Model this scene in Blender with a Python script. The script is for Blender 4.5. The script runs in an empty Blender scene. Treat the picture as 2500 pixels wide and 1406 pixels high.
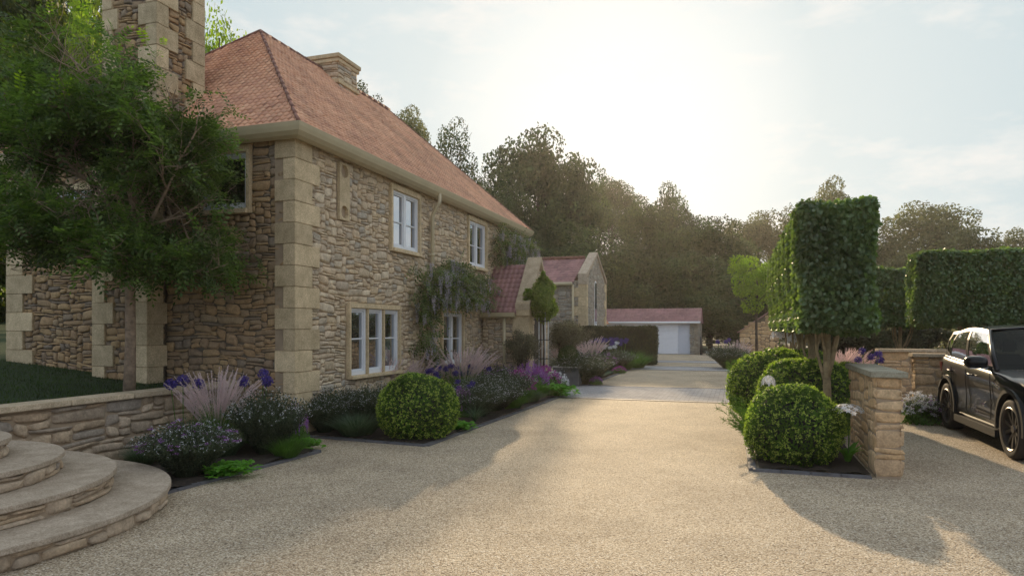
import bpy, bmesh, math, random
import numpy as np
from mathutils import Vector, Matrix
PI = math.pi
R = math.radians
rnd = random.Random(7)
sc = bpy.context.scene
col = sc.collection

# ------------------------------------------------------------------ camera frame (survey helpers)
H = 1.65; F = 1667.0; YAW = R(18.26); CA = math.cos(YAW); SA = math.sin(YAW)
def ray(px):
    k = (px - 1250) / F
    return (k*CA - SA, k*SA + CA)
def g(px, py, z=0.0):                     # point of the height z seen at this photo position
    t = (H - z) * F / (py - 800); dx, dy = ray(px)
    return (dx*t, dy*t, z)
def onx(px, X):                           # (y, depth) where a vertical plane x = X is met
    dx, dy = ray(px); t = X/dx
    return dy*t, t
def ony(px, Y):
    dx, dy = ray(px); t = Y/dy
    return dx*t, t
def zat(py, t): return H + (800 - py)/F*t

# ------------------------------------------------------------------ scene graph helpers
def tag(o, label=None, cat=None, group=None, kind=None):
    if label: o['label'] = label
    if cat: o['category'] = cat
    if group: o['group'] = group
    if kind: o['kind'] = kind
    return o
def thing(name, label, cat, loc=(0, 0, 0), rz=0, group=None):
    o = bpy.data.objects.new(name, None); col.objects.link(o)
    o.empty_display_size = .1
    o.location = loc; o.rotation_euler = (0, 0, rz)
    return tag(o, label, cat, group)
def link(name, me, m=None, parent=None, smooth=False):
    me.name = name
    o = bpy.data.objects.new(name, me); col.objects.link(o)
    if m is not None:
        me.materials.clear()
        for q in (m if isinstance(m, (list, tuple)) else [m]): me.materials.append(q)
    if smooth: me.polygons.foreach_set('use_smooth', [True]*len(me.polygons))
    if parent is not None: o.parent = parent
    return o
KIDS = {}
def copy_tree(o, parent=None):
    c = o.copy(); col.objects.link(c); c.parent = parent
    for k in list(o.children): copy_tree(k, c)
    return c

def np_mesh(V, Fc, sizes=None):
    """V (n,3), Fc (m,k) faces of equal size"""
    me = bpy.data.meshes.new('m')
    V = np.asarray(V, dtype=np.float32).reshape(-1, 3); Fc = np.asarray(Fc, dtype=np.int32)
    me.vertices.add(len(V)); me.vertices.foreach_set('co', V.ravel())
    m, k = Fc.shape
    me.loops.add(m*k); me.loops.foreach_set('vertex_index', Fc.ravel())
    me.polygons.add(m)
    me.polygons.foreach_set('loop_start', np.arange(0, m*k, k, dtype=np.int32))
    me.polygons.foreach_set('loop_total', np.full(m, k, dtype=np.int32))
    me.update(calc_edges=True)
    return me
def cat(parts):
    Vs, Fs, n = [], [], 0
    for V, Fc in parts:
        V = np.asarray(V, dtype=np.float64).reshape(-1, 3)
        if len(V) == 0: continue
        Vs.append(V); Fs.append(np.asarray(Fc) + n); n += len(V)
    return np.vstack(Vs), np.vstack(Fs)

class MB:
    def __init__(s): s.v = []; s.f = []
    def add(s, V, Fc):
        n = len(s.v); s.v += [tuple(p) for p in V]; s.f += [tuple(i+n for i in f) for f in Fc]; return s
    def box(s, a, b):
        x0, y0, z0 = a; x1, y1, z1 = b
        return s.add([(x0,y0,z0),(x1,y0,z0),(x1,y1,z0),(x0,y1,z0),(x0,y0,z1),(x1,y0,z1),(x1,y1,z1),(x0,y1,z1)],
                     [(0,3,2,1),(4,5,6,7),(0,1,5,4),(1,2,6,5),(2,3,7,6),(3,0,4,7)])
    def hexa(s, P): return s.add(P, [(0,3,2,1),(4,5,6,7),(0,1,5,4),(1,2,6,5),(2,3,7,6),(3,0,4,7)])
    def prism(s, poly, vec):              # planar polygon extruded by vec
        n = len(poly); P = [tuple(p) for p in poly] + [tuple(p[i]+vec[i] for i in range(3)) for p in poly]
        return s.add(P, [tuple(range(n))[::-1], tuple(range(n, 2*n))] + [(i, (i+1) % n, (i+1) % n+n, i+n) for i in range(n)])
    def tube(s, path, rad, n=8, cap=True):
        path = [Vector(p) for p in path]; k = len(path)
        if not isinstance(rad, (list, tuple)): rad = [rad]*k
        up = Vector((0, 0, 1)); V = []; prev = None
        for i, p in enumerate(path):
            d = (path[min(i+1, k-1)] - path[max(i-1, 0)]).normalized()
            if prev is None:
                a = d.cross(up if abs(d.z) < .9 else Vector((1, 0, 0))).normalized()
            else:
                a = (prev - d*prev.dot(d)).normalized()
            prev = a; b = d.cross(a)
            for j in range(n):
                t = 2*PI*j/n
                V.append(p + (a*math.cos(t) + b*math.sin(t))*rad[i])
        Fc = [(i*n+j, i*n+(j+1) % n, (i+1)*n+(j+1) % n, (i+1)*n+j) for i in range(k-1) for j in range(n)]
        if cap: Fc += [tuple(range(n))[::-1], tuple((k-1)*n+j for j in range(n))]
        return s.add(V, Fc)
    def lathe(s, prof, c=(0, 0, 0), n=24, axis='z'):
        V = []; k = len(prof)
        for r, z in prof:
            for j in range(n):
                t = 2*PI*j/n; a, b = r*math.cos(t), r*math.sin(t)
                V.append((c[0]+a, c[1]+b, c[2]+z) if axis == 'z' else (c[0]+z, c[1]+a, c[2]+b))
        return s.add(V, [(i*n+j, i*n+(j+1) % n, (i+1)*n+(j+1) % n, (i+1)*n+j) for i in range(k-1) for j in range(n)])
    def mesh(s):
        me = bpy.data.meshes.new('m'); me.from_pydata(s.v, [], s.f); me.update(); return me
    def build(s, name, m, parent=None, smooth=False, bevel=0, fix=True):
        me = s.mesh()
        if fix or bevel:
            bm = bmesh.new(); bm.from_mesh(me)
            if bevel: bmesh.ops.bevel(bm, geom=bm.edges[:], offset=bevel, segments=2, affect='EDGES', clamp_overlap=True)
            bmesh.ops.recalc_face_normals(bm, faces=bm.faces[:]); bm.to_mesh(me); bm.free()
        return link(name, me, m, parent, smooth)

# ------------------------------------------------------------------ materials
def new_mat(name):
    m = bpy.data.materials.new(name); m.use_nodes = True
    nt = m.node_tree; b = nt.nodes['Principled BSDF']
    return m, nt, b
def N(nt, t, **kw):
    n = nt.nodes.new(t)
    for k, v in kw.items():
        if k in n.inputs: n.inputs[k].default_value = v
        else: setattr(n, k, v)
    return n
def ramp(nt, stops, interp='LINEAR'):
    r = nt.nodes.new('ShaderNodeValToRGB'); r.color_ramp.interpolation = interp
    e = r.color_ramp.elements
    while len(e) < len(stops): e.new(0.5)
    for q, (p, c) in zip(e, stops): q.position = p; q.color = (*c, 1)
    return r
def mixc(nt, a, b, fac, mode='MIX'):
    m = nt.nodes.new('ShaderNodeMix'); m.data_type = 'RGBA'; m.blend_type = mode
    for s, v in ((6, a), (7, b)):
        if isinstance(v, tuple): m.inputs[s].default_value = (*v, 1)
        else: nt.links.new(v, m.inputs[s])
    if isinstance(fac, (int, float)): m.inputs[0].default_value = fac
    else: nt.links.new(fac, m.inputs[0])
    return m.outputs[2]
def coords(nt, kind='Object'): return nt.nodes.new('ShaderNodeTexCoord').outputs[kind]
def posn(nt): return nt.nodes.new('ShaderNodeNewGeometry').outputs['Position']
def noise(nt, vec, scale, detail=4, rough=.55):
    n = N(nt, 'ShaderNodeTexNoise'); n.inputs['Scale'].default_value = scale
    n.inputs['Detail'].default_value = detail; n.inputs['Roughness'].default_value = rough
    nt.links.new(vec, n.inputs['Vector']); return n
def bump(nt, b, h, strength, dist=.01, prev=None):
    n = nt.nodes.new('ShaderNodeBump'); n.inputs['Strength'].default_value = strength; n.inputs['Distance'].default_value = dist
    nt.links.new(h, n.inputs['Height'])
    if prev is not None: nt.links.new(prev, n.inputs['Normal'])
    nt.links.new(n.outputs[0], b.inputs['Normal']); return n.outputs[0]
def plain(name, c, rough=.6, metal=0, var=.15, vs=6.0, bmp=.1, bs=60, spec=.5):
    m, nt, b = new_mat(name); P = coords(nt)
    n = noise(nt, P, vs, 5)
    lo = tuple(x*(1-var) for x in c); hi = tuple(min(1, x*(1+var)) for x in c)
    r = ramp(nt, [(.3, lo), (.7, hi)]); nt.links.new(n.outputs[0], r.inputs[0]); nt.links.new(r.outputs[0], b.inputs['Base Color'])
    b.inputs['Roughness'].default_value = rough; b.inputs['Metallic'].default_value = metal
    b.inputs['Specular IOR Level'].default_value = spec
    if bmp: bump(nt, b, noise(nt, P, bs, 4).outputs[0], bmp, .004)
    return m
def stone(name, cols, dirt=(.12, .10, .08), bs=.5):
    m, nt, b = new_mat(name); P = posn(nt)
    gi = nt.nodes.new('ShaderNodeNewGeometry')
    r = ramp(nt, [(i/(len(cols)-1), c) for i, c in enumerate(cols)]); nt.links.new(gi.outputs['Random Per Island'], r.inputs[0])
    n1 = noise(nt, P, 9, 6, .65); rr = ramp(nt, [(.25, (.55, .53, .5)), (.75, (1.25, 1.22, 1.15))]); nt.links.new(n1.outputs[0], rr.inputs[0])
    c = mixc(nt, r.outputs[0], rr.outputs[0], .85, 'MULTIPLY')
    n2 = noise(nt, P, 45, 5, .7); r2 = ramp(nt, [(.35, (.72, .7, .68)), (.65, (1.15, 1.15, 1.12))]); nt.links.new(n2.outputs[0], r2.inputs[0])
    c = mixc(nt, c, r2.outputs[0], .7, 'MULTIPLY')
    nt.links.new(c, b.inputs['Base Color']); b.inputs['Roughness'].default_value = .9; b.inputs['Specular IOR Level'].default_value = .2
    q = bump(nt, b, n1.outputs[0], bs, .05)
    bump(nt, b, n2.outputs[0], bs*.7, .012, q)
    return m
def foliage(name, stops, trans=.35, tcol=None, rough=.5, spec=.25, cl=1.3, clump=.55):
    m, nt, b = new_mat(name); P = posn(nt)
    gi = nt.nodes.new('ShaderNodeNewGeometry')
    r = ramp(nt, [(i/(len(stops)-1), c) for i, c in enumerate(stops)]); nt.links.new(gi.outputs['Random Per Island'], r.inputs[0])
    n1 = noise(nt, P, cl, 3); rr = ramp(nt, [(.35, (1-clump,)*3), (.65, (1+clump*.7,)*3)]); nt.links.new(n1.outputs[0], rr.inputs[0])
    c = mixc(nt, r.outputs[0], rr.outputs[0], 1.0, 'MULTIPLY')
    nt.links.new(c, b.inputs['Base Color']); b.inputs['Roughness'].default_value = rough; b.inputs['Specular IOR Level'].default_value = spec
    tr = nt.nodes.new('ShaderNodeBsdfTranslucent')
    tc = mixc(nt, c, tcol or (1.6, 2.0, .5), 1.0, 'MULTIPLY'); nt.links.new(tc, tr.inputs[0])
    mx = nt.nodes.new('ShaderNodeMixShader'); mx.inputs[0].default_value = trans
    nt.links.new(b.outputs[0], mx.inputs[1]); nt.links.new(tr.outputs[0], mx.inputs[2])
    nt.links.new(mx.outputs[0], nt.nodes['Material Output'].inputs[0])
    return m

M = {}
M['rubble'] = stone('rubble_stone', [(.62,.485,.34),(.70,.565,.42),(.54,.45,.36),(.78,.66,.51),(.66,.52,.36),(.48,.44,.39),(.73,.59,.45),(.60,.46,.32)])
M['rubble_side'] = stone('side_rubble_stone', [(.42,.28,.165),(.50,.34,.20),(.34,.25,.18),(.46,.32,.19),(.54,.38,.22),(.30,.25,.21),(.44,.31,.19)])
M['rubble_low'] = stone('garden_wall_stone', [(.46,.35,.25),(.56,.44,.33),(.42,.34,.27),(.62,.50,.39),(.50,.38,.27),(.37,.33,.30),(.54,.40,.28)])
M['rubble_far'] = stone('outbuilding_stone', [(.36,.33,.29),(.45,.42,.38),(.31,.29,.27),(.48,.44,.38)])
M['rubble_warm'] = stone('pier_stone', [(.64,.43,.25),(.72,.50,.30),(.54,.38,.25),(.76,.56,.36),(.60,.42,.27)])
M['mortar'] = plain('mortar', (.36,.27,.185), .95, bmp=.5, bs=40)
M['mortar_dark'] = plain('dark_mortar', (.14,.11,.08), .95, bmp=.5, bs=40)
def dressed(name, c):
    m, nt, b = new_mat(name); P = posn(nt)
    gi = nt.nodes.new('ShaderNodeNewGeometry')
    r = ramp(nt, [(0, tuple(x*.82 for x in c)), (.5, c), (1, tuple(x*1.14 for x in c))]); nt.links.new(gi.outputs['Random Per Island'], r.inputs[0])
    n1 = noise(nt, P, 5, 8, .7); r1 = ramp(nt, [(.3, (.70,.68,.62)), (.7, (1.2,1.2,1.18))]); nt.links.new(n1.outputs[0], r1.inputs[0])
    n2 = noise(nt, P, 62, 5, .85); r2 = ramp(nt, [(.38, (.55,.52,.47)), (.58, (1.14,1.14,1.13))]); nt.links.new(n2.outputs[0], r2.inputs[0])
    cc = mixc(nt, mixc(nt, r.outputs[0], r1.outputs[0], .9, 'MULTIPLY'), r2.outputs[0], .8, 'MULTIPLY')
    nt.links.new(cc, b.inputs['Base Color']); b.inputs['Roughness'].default_value = .92; b.inputs['Specular IOR Level'].default_value = .15
    q = bump(nt, b, n2.outputs[0], .55, .006); bump(nt, b, n1.outputs[0], .4, .02, q)
    return m
M['quoin'] = dressed('limestone_quoin', (.66,.53,.36))
M['coping'] = dressed('limestone_coping', (.54,.44,.33))
M['tread'] = dressed('step_slab', (.47,.39,.32))
M['cap'] = dressed('slate_cap', (.34,.32,.26))
def tilemat(name, cols):
    m, nt, b = new_mat(name); P = posn(nt)
    gi = nt.nodes.new('ShaderNodeNewGeometry')
    r = ramp(nt, [(i/(len(cols)-1), c) for i, c in enumerate(cols)]); nt.links.new(gi.outputs['Random Per Island'], r.inputs[0])
    n1 = noise(nt, P, 1.1, 7, .7); r1 = ramp(nt, [(.32, (.62,.60,.62)), (.5, (.96,.95,.95)), (.7, (1.2,1.2,1.18))]); nt.links.new(n1.outputs[0], r1.inputs[0])
    c = mixc(nt, r.outputs[0], r1.outputs[0], .9, 'MULTIPLY')
    n2 = noise(nt, P, 60, 4, .7)
    nt.links.new(c, b.inputs['Base Color']); b.inputs['Roughness'].default_value = .62; b.inputs['Specular IOR Level'].default_value = .45
    bump(nt, b, n2.outputs[0], .35, .005)
    return m
M['tile'] = tilemat('clay_tile', [(.66,.335,.205),(.74,.40,.25),(.60,.305,.20),(.80,.46,.29),(.69,.36,.22)])
M['tile_dark'] = tilemat('plum_clay_tile', [(.32,.16,.16),(.38,.20,.195),(.28,.145,.15),(.42,.22,.21)])
M['ridge'] = plain('ridge_tile', (.20,.09,.065), .75, var=.3)
M['gutter'] = plain('stone_coloured_gutter', (.50,.42,.27), .38, var=.08, vs=3, bmp=.03, bs=30)
M['white'] = plain('white_painted_timber', (.78,.79,.82), .4, var=.04, bmp=.05)
M['whitedoor'] = plain('white_garage_paint', (.82,.85,.93), .5, var=.04, bmp=.05)
M['dark'] = plain('dark_interior', (.012,.012,.012), .8, bmp=0)
M['iron'] = plain('dark_iron', (.035,.033,.035), .5, var=.2)
M['lead'] = plain('lead_planter', (.13,.135,.145), .55, var=.25, metal=.2)
M['steel'] = plain('silvery_birch_pole', (.55,.54,.52), .5, var=.25)
M['bark'] = plain('grey_brown_bark', (.30,.215,.15), .9, var=.4, vs=14, bmp=.9, bs=45)
M['bark_olive'] = plain('olive_green_bark', (.34,.26,.15), .9, var=.35, vs=14, bmp=.8, bs=45)
M['bark_dark'] = plain('dark_bark', (.06,.045,.035), .9, var=.4, vs=10, bmp=.6, bs=30)
M['soil'] = plain('dark_soil', (.035,.024,.017), .95, var=.5, vs=30, bmp=1, bs=50)
M['kerb'] = plain('dark_slate_kerb', (.12,.115,.125), .7, var=.3, vs=8, bmp=.4)

def glass_pane():
    m, nt, b = new_mat('window_glass')
    b.inputs['Base Color'].default_value = (.010, .011, .012, 1); b.inputs['Roughness'].default_value = .03
    b.inputs['IOR'].default_value = 1.6
    gl = nt.nodes.new('ShaderNodeBsdfGlossy'); gl.inputs['Color'].default_value = (.80, .86, .95, 1); gl.inputs['Roughness'].default_value = .01
    mx = nt.nodes.new('ShaderNodeMixShader'); mx.inputs[0].default_value = .5
    nt.links.new(b.outputs[0], mx.inputs[1]); nt.links.new(gl.outputs[0], mx.inputs[2]); nt.links.new(mx.outputs[0], nt.nodes['Material Output'].inputs[0])
    bump(nt, b, noise(nt, posn(nt), 1.2, 2).outputs[0], .12, .02)
    return m
M['pane'] = glass_pane()

def gravel():
    m, nt, b = new_mat('resin_bound_gravel'); P = posn(nt)
    v = N(nt, 'ShaderNodeTexVoronoi'); v.inputs['Scale'].default_value = 88; v.inputs['Randomness'].default_value = 1
    nt.links.new(P, v.inputs['Vector'])
    sep = nt.nodes.new('ShaderNodeSeparateColor'); nt.links.new(v.outputs['Color'], sep.inputs[0])
    r = ramp(nt, [(0, (.15,.105,.075)), (.12, (.31,.24,.165)), (.4, (.49,.395,.285)), (.7, (.58,.48,.355)), (.92, (.69,.60,.47)), (1, (.82,.76,.66))])
    nt.links.new(sep.outputs[0], r.inputs[0])
    n0 = noise(nt, P, .8, 6, .68); r0 = ramp(nt, [(.32, (.76,.74,.73)), (.5, (.98,.97,.96)), (.68, (1.14,1.13,1.11))]); nt.links.new(n0.outputs[0], r0.inputs[0])
    c = mixc(nt, r.outputs[0], r0.outputs[0], 1.0, 'MULTIPLY')
    dr = ramp(nt, [(.0, (1.05,)*3), (.55, (.95,)*3), (.9, (.42,.38,.34))]); nt.links.new(v.outputs['Distance'], dr.inputs[0])
    c = mixc(nt, c, dr.outputs[0], 1.0, 'MULTIPLY')
    nt.links.new(c, b.inputs['Base Color']); b.inputs['Roughness'].default_value = .80; b.inputs['Specular IOR Level'].default_value = .55; b.inputs['Specular Tint'].default_value = (1, .86, .66, 1)
    inv = nt.nodes.new('ShaderNodeMath'); inv.operation = 'MULTIPLY_ADD'; inv.inputs[1].default_value = -1; inv.inputs[2].default_value = 1
    nt.links.new(v.outputs['Distance'], inv.inputs[0])
    q = bump(nt, b, inv.outputs[0], 1.0, .009)
    bump(nt, b, noise(nt, P, 3, 4).outputs[0], .25, .03, q)
    return m
M['gravel'] = gravel()
def paving():
    m, nt, b = new_mat('grey_block_paving'); P = posn(nt)
    br = N(nt, 'ShaderNodeTexBrick'); br.inputs['Scale'].default_value = 1
    br.inputs['Brick Width'].default_value = .21; br.inputs['Row Height'].default_value = .14; br.inputs['Mortar Size'].default_value = .006
    br.inputs['Color1'].default_value = (.34,.33,.345,1); br.inputs['Color2'].default_value = (.47,.455,.46,1); br.inputs['Mortar'].default_value = (.16,.15,.14,1)
    nt.links.new(P, br.inputs['Vector'])
    n = noise(nt, P, 7, 5); r = ramp(nt, [(.3, (.8,.8,.8)), (.7, (1.12,1.12,1.12))]); nt.links.new(n.outputs[0], r.inputs[0])
    nt.links.new(mixc(nt, br.outputs[0], r.outputs[0], 1.0, 'MULTIPLY'), b.inputs['Base Color'])
    b.inputs['Roughness'].default_value = .95; b.inputs['Specular IOR Level'].default_value = .08
    bump(nt, b, br.outputs['Fac'], -.5, .006)
    return m
M['paving'] = paving()
def grassm():
    m, nt, b = new_mat('turf'); P = posn(nt)
    n = noise(nt, P, 30, 6, .7); r = ramp(nt, [(.3, (.012,.025,.006)), (.7, (.04,.075,.018))]); nt.links.new(n.outputs[0], r.inputs[0])
    nt.links.new(r.outputs[0], b.inputs['Base Color']); b.inputs['Roughness'].default_value = .9
    bump(nt, b, n.outputs[0], .9, .03)
    return m
M['turf'] = grassm()
M['lf_box'] = foliage('box_leaf', [(.04,.085,.010),(.06,.12,.014),(.09,.16,.025),(.045,.10,.012)], .35, cl=3, clump=.35)
M['lf_shoot'] = foliage('box_young_shoot', [(.28,.37,.07),(.38,.44,.11),(.22,.31,.05)], .4, cl=3, clump=.2)
M['lf_boxdark'] = foliage('dark_box_leaf', [(.03,.055,.012),(.05,.085,.018)], .25, cl=3)
M['lf_beam'] = foliage('hornbeam_leaf', [(.065,.115,.045),(.095,.155,.06),(.135,.20,.08),(.075,.125,.05)], .40, (1.9,2.0,.7), .48, .8, cl=2, clump=.3)
M['lf_tree'] = foliage('ash_leaf', [(.055,.09,.03),(.08,.125,.04),(.14,.20,.06),(.06,.10,.035)], .42, (1.7,2.0,.6), cl=1.2, clump=.55)
M['lf_back'] = foliage('woodland_leaf', [(.04,.064,.026),(.062,.094,.034),(.095,.128,.048)], .24, (1.15,1.4,.6), .6, .2, cl=.35, clump=.6)
M['lf_haze'] = foliage('hazed_woodland_leaf', [(.085,.105,.05),(.12,.14,.07),(.16,.175,.09)], .4, (1.4,1.4,.75), .6, .2, cl=.3, clump=.45)  # leaves paled in colour to carry the distance haze
M['lf_left'] = foliage('shaded_woodland_leaf', [(.035,.06,.014),(.06,.10,.02),(.11,.14,.03)], .45, (2.2,2.1,.4), cl=.7, clump=.7)
M['lf_lime'] = foliage('lime_green_leaf', [(.17,.27,.03),(.24,.34,.05),(.13,.22,.03)], .55, (1.6,1.7,.4), cl=1.5, clump=.4)
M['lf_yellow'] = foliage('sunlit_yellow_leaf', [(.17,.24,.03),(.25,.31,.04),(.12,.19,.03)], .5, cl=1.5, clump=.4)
M['lf_hedge'] = foliage('dark_hedge_leaf', [(.028,.038,.014),(.045,.055,.02),(.06,.065,.03)], .2, (1.3,1.3,.6), cl=2, clump=.5)
M['lf_olive'] = foliage('olive_leaf', [(.12,.115,.075),(.17,.16,.11),(.09,.085,.055)], .3, (1.3,1.2,.7), cl=2)
M['lf_grey'] = foliage('grey_shrub_leaf', [(.14,.15,.12),(.20,.21,.16),(.11,.12,.09)], .4, (1.3,1.3,.8), cl=1)
M['lf_lav'] = foliage('lavender_stem', [(.06,.08,.048),(.09,.11,.065),(.045,.06,.04)], .3, (1.3,1.4,.8), cl=4, clump=.3)
M['lf_grass'] = foliage('grass_blade', [(.07,.14,.03),(.11,.20,.05),(.09,.16,.05)], .35, cl=4, clump=.25)
M['lf_fescue'] = foliage('fescue_blade', [(.06,.10,.055),(.10,.15,.09),(.13,.18,.12)], .3, (1.2,1.4,.8), cl=4, clump=.25)
M['lf_bright'] = foliage('bright_green_leaf', [(.10,.26,.03),(.15,.33,.05)], .4, cl=4, clump=.2)
M['lf_wist'] = foliage('wisteria_leaf', [(.07,.11,.035),(.11,.16,.05),(.17,.21,.08),(.08,.10,.045)], .35, (1.5,1.6,.6), cl=3, clump=.4)
M['lf_turf'] = foliage('turf_blade', [(.028,.05,.010),(.05,.085,.016)], .25, cl=4)
M['plume'] = foliage('pink_plume', [(.72,.62,.62),(.84,.76,.74),(.60,.51,.52)], .4, (1.2,1.0,1.0), .8, .1, cl=3, clump=.15)
M['fl_purple'] = foliage('violet_petal', [(.085,.06,.25),(.12,.085,.34),(.055,.045,.19)], .25, (1.1,.9,1.5), .6, .1, cl=8, clump=.2)
M['fl_mauve'] = foliage('mauve_petal', [(.40,.16,.50),(.52,.25,.60),(.33,.12,.42)], .3, (1.1,.9,1.2), .6, .1, cl=8, clump=.2)
M['fl_magenta'] = foliage('magenta_petal', [(.42,.06,.28),(.5,.12,.4),(.32,.08,.33)], .3, (1.1,.9,1.2), .6, .1, cl=8, clump=.2)
M['fl_white'] = foliage('white_petal', [(.75,.76,.80),(.85,.85,.88),(.68,.70,.76)], .3, (1.0,1.0,1.0), .6, .1, cl=8, clump=.08)
M['fl_wist'] = foliage('wisteria_flower', [(.50,.46,.54),(.62,.58,.62),(.40,.37,.50)], .3, (1.0,1.0,1.2), .7, .1, cl=6, clump=.2)

# ------------------------------------------------------------------ numpy generators
def rng(s): return np.random.default_rng(s)
def unit(v): return v/np.maximum(np.linalg.norm(v, axis=-1, keepdims=True), 1e-9)
def basis(n, r, ang=None):
    """random frame round each normal n: (a, b, n)"""
    n = unit(n); k = len(n)
    h = np.where(np.abs(n[:, 2:3]) < .9, np.array([[0, 0, 1.]]), np.array([[1., 0, 0]]))
    u = unit(np.cross(h, n)); v = np.cross(n, u)
    t = r.uniform(0, 2*PI, k) if ang is None else ang
    a = u*np.cos(t)[:, None] + v*np.sin(t)[:, None]
    return a, np.cross(n, a), n
def inst(T, TF, C, A, B, Nn, S):
    """template vertices T (k,3) placed at C with frame A,B,N and size S"""
    T = np.asarray(T, float); S = np.asarray(S)
    if S.ndim == 1: S = S[:, None]
    V = (C[:, None, :] + S[:, None, :1]*(T[None, :, 0:1]*A[:, None, :] + T[None, :, 1:2]*B[:, None, :] + T[None, :, 2:3]*Nn[:, None, :]))
    k = len(T); TF = np.asarray(TF)
    return V.reshape(-1, 3), (TF[None] + (np.arange(len(C))*k)[:, None, None]).reshape(-1, TF.shape[1])
RH = ([(0, 0, 0), (.5, -.3, .06), (1, 0, 0), (.5, .3, .06)], [(0, 1, 2, 3)])
LEAF = ([(0, 0, 0), (.3, -.36, .1), (.75, -.28, .07), (1, 0, -.05), (.75, .28, .07), (.3, .36, .1), (.5, 0, -.02)],
        [(0, 1, 2, 6), (6, 2, 3, 3), (6, 3, 4, 4), (0, 6, 4, 5)])
LEAF = ([(0, 0, 0), (.3, -.36, .1), (.75, -.28, .07), (1, 0, -.05), (.75, .28, .07), (.3, .36, .1)], [(0, 1, 2, 3), (0, 3, 4, 5)])
def pinnate(n=9):
    V, Fc = [], []
    for i in range(n):
        x = .15 + .85*(i//2)/((n-1)/2); s = 1 if i % 2 else -1
        if i == n-1: a = 0; s = 0
        else: a = R(58)*s
        L = .26*(1 - .35*abs(x-.55)); z = -.25*x*x
        c, q = math.cos(a), math.sin(a)
        k = len(V)
        for (p, w) in ((0, 0), (.5, -.27), (1, 0), (.5, .27)):
            V.append((x + L*(p*c - w*q), L*(p*q + w*c), z - .06*p))
        Fc.append((k, k+1, k+2, k+3))
    k = len(V); V += [(0, -.008, 0), (1, -.005, -.25), (1, .005, -.25), (0, .008, 0)]; Fc.append((k, k+1, k+2, k+3))
    return V, Fc
PIN = pinnate()
def leaves(C, Nn, S, r, T=RH, ang=None):
    a, b, n = basis(Nn, r, ang); return inst(T[0], T[1], C, a, b, n, S)
def droop(C, Nn, S, r, T=LEAF, sag=.9, jit=1.05):
    """leaves that lie on a face with their tips hanging down"""
    n = unit(Nn + r.normal(0, jit, C.shape)); d = np.array([[0, 0, -1.]])*sag + r.normal(0, .45, C.shape)
    a = unit(d - n*np.sum(d*n, 1, keepdims=True)); return inst(T[0], T[1], C, a, np.cross(n, a), n, S)
def blades(B, az, l0, l1, L, W, seg=4):
    """ribbons: bases B, azimuth, lean at foot and at tip, length, width"""
    n = len(B); t = np.linspace(0, 1, seg+1)
    P = np.zeros((n, seg+1, 3)); P[:, 0] = B
    hd = np.stack([np.cos(az), np.sin(az), np.zeros(n)], 1)
    for i in range(seg):
        l = l0 + (l1-l0)*t[i+1]**1.3
        P[:, i+1] = P[:, i] + (hd*np.sin(l)[:, None] + np.array([0, 0, 1.])*np.cos(l)[:, None])*(L/seg)[:, None]
    sd = np.stack([-np.sin(az), np.cos(az), np.zeros(n)], 1)
    w = W[:, None]*(1 - .92*t[None]**1.5)/2
    V = np.stack([P - sd[:, None]*w[..., None], P + sd[:, None]*w[..., None]], 2)   # n,seg+1,2,3
    k = (seg+1)*2
    f = np.array([(2*i, 2*i+1, 2*i+3, 2*i+2) for i in range(seg)])
    return V.reshape(-1, 3), (f[None] + (np.arange(n)*k)[:, None, None]).reshape(-1, 4), P
def rods(P0, P1, W):
    """thin crossed strips from P0 to P1"""
    d = unit(P1-P0); h = np.where(np.abs(d[:, 2:3]) < .9, np.array([[0, 0, 1.]]), np.array([[1., 0, 0]]))
    u = unit(np.cross(d, h)); v = np.cross(d, u); W = np.broadcast_to(np.asarray(W, float), (len(P0),))[:, None]/2
    V = np.stack([P0-u*W, P0+u*W, P1+u*W*.6, P1-u*W*.6, P0-v*W, P0+v*W, P1+v*W*.6, P1-v*W*.6], 1)
    f = np.array([(0, 1, 2, 3), (4, 5, 6, 7)])
    return V.reshape(-1, 3), (f[None] + (np.arange(len(P0))*8)[:, None, None]).reshape(-1, 4)
def sph(n, r): return unit(r.normal(0, 1, (n, 3)))

# ------------------------------------------------------------------ rubble walling, every stone modelled
def pack(W, Hh, r, holes=(), cw=.062, ch=.047, big=1.0):
    nx, ny = max(2, round(W/cw)), max(2, round(Hh/ch)); cw, ch = W/nx, Hh/ny
    occ = np.zeros((ny, nx), bool)
    X = (np.arange(nx)+.5)*cw; Y = (np.arange(ny)+.5)*ch
    for (a, b, c, d) in holes: occ[np.ix_((Y > b) & (Y < d), (X > a) & (X < c))] = True
    out = []
    for j in range(ny):
        i = 0
        while i < nx:
            if occ[j, i]: i += 1; continue
            hh = r.choice([1, 2, 3, 4], p=[.30, .36, .24, .10]); ww = int(r.choice([2, 3, 4, 5, 6, 8], p=[.2, .26, .22, .16, .1, .06]))
            if hh == 1: ww = max(ww, int(r.integers(3, 8)))
            w = 1
            while w < ww and i+w < nx and not occ[j, i+w]: w += 1
            rest = 0
            while i+w+rest < nx and not occ[j, i+w+rest] and rest < 2: rest += 1
            if rest == 1: w += 1
            h = 1
            while h < hh and j+h < ny and not occ[j+h, i:i+w].any(): h += 1
            occ[j:j+h, i:i+w] = True
            out.append((i*cw, j*ch, w*cw, h*ch)); i += w
    return np.array(out)
TS = np.array([-1, -.86, -.45, .45, .86, 1.]); TD = np.array([0, .72, .96, .96, .72, 0])
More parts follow.
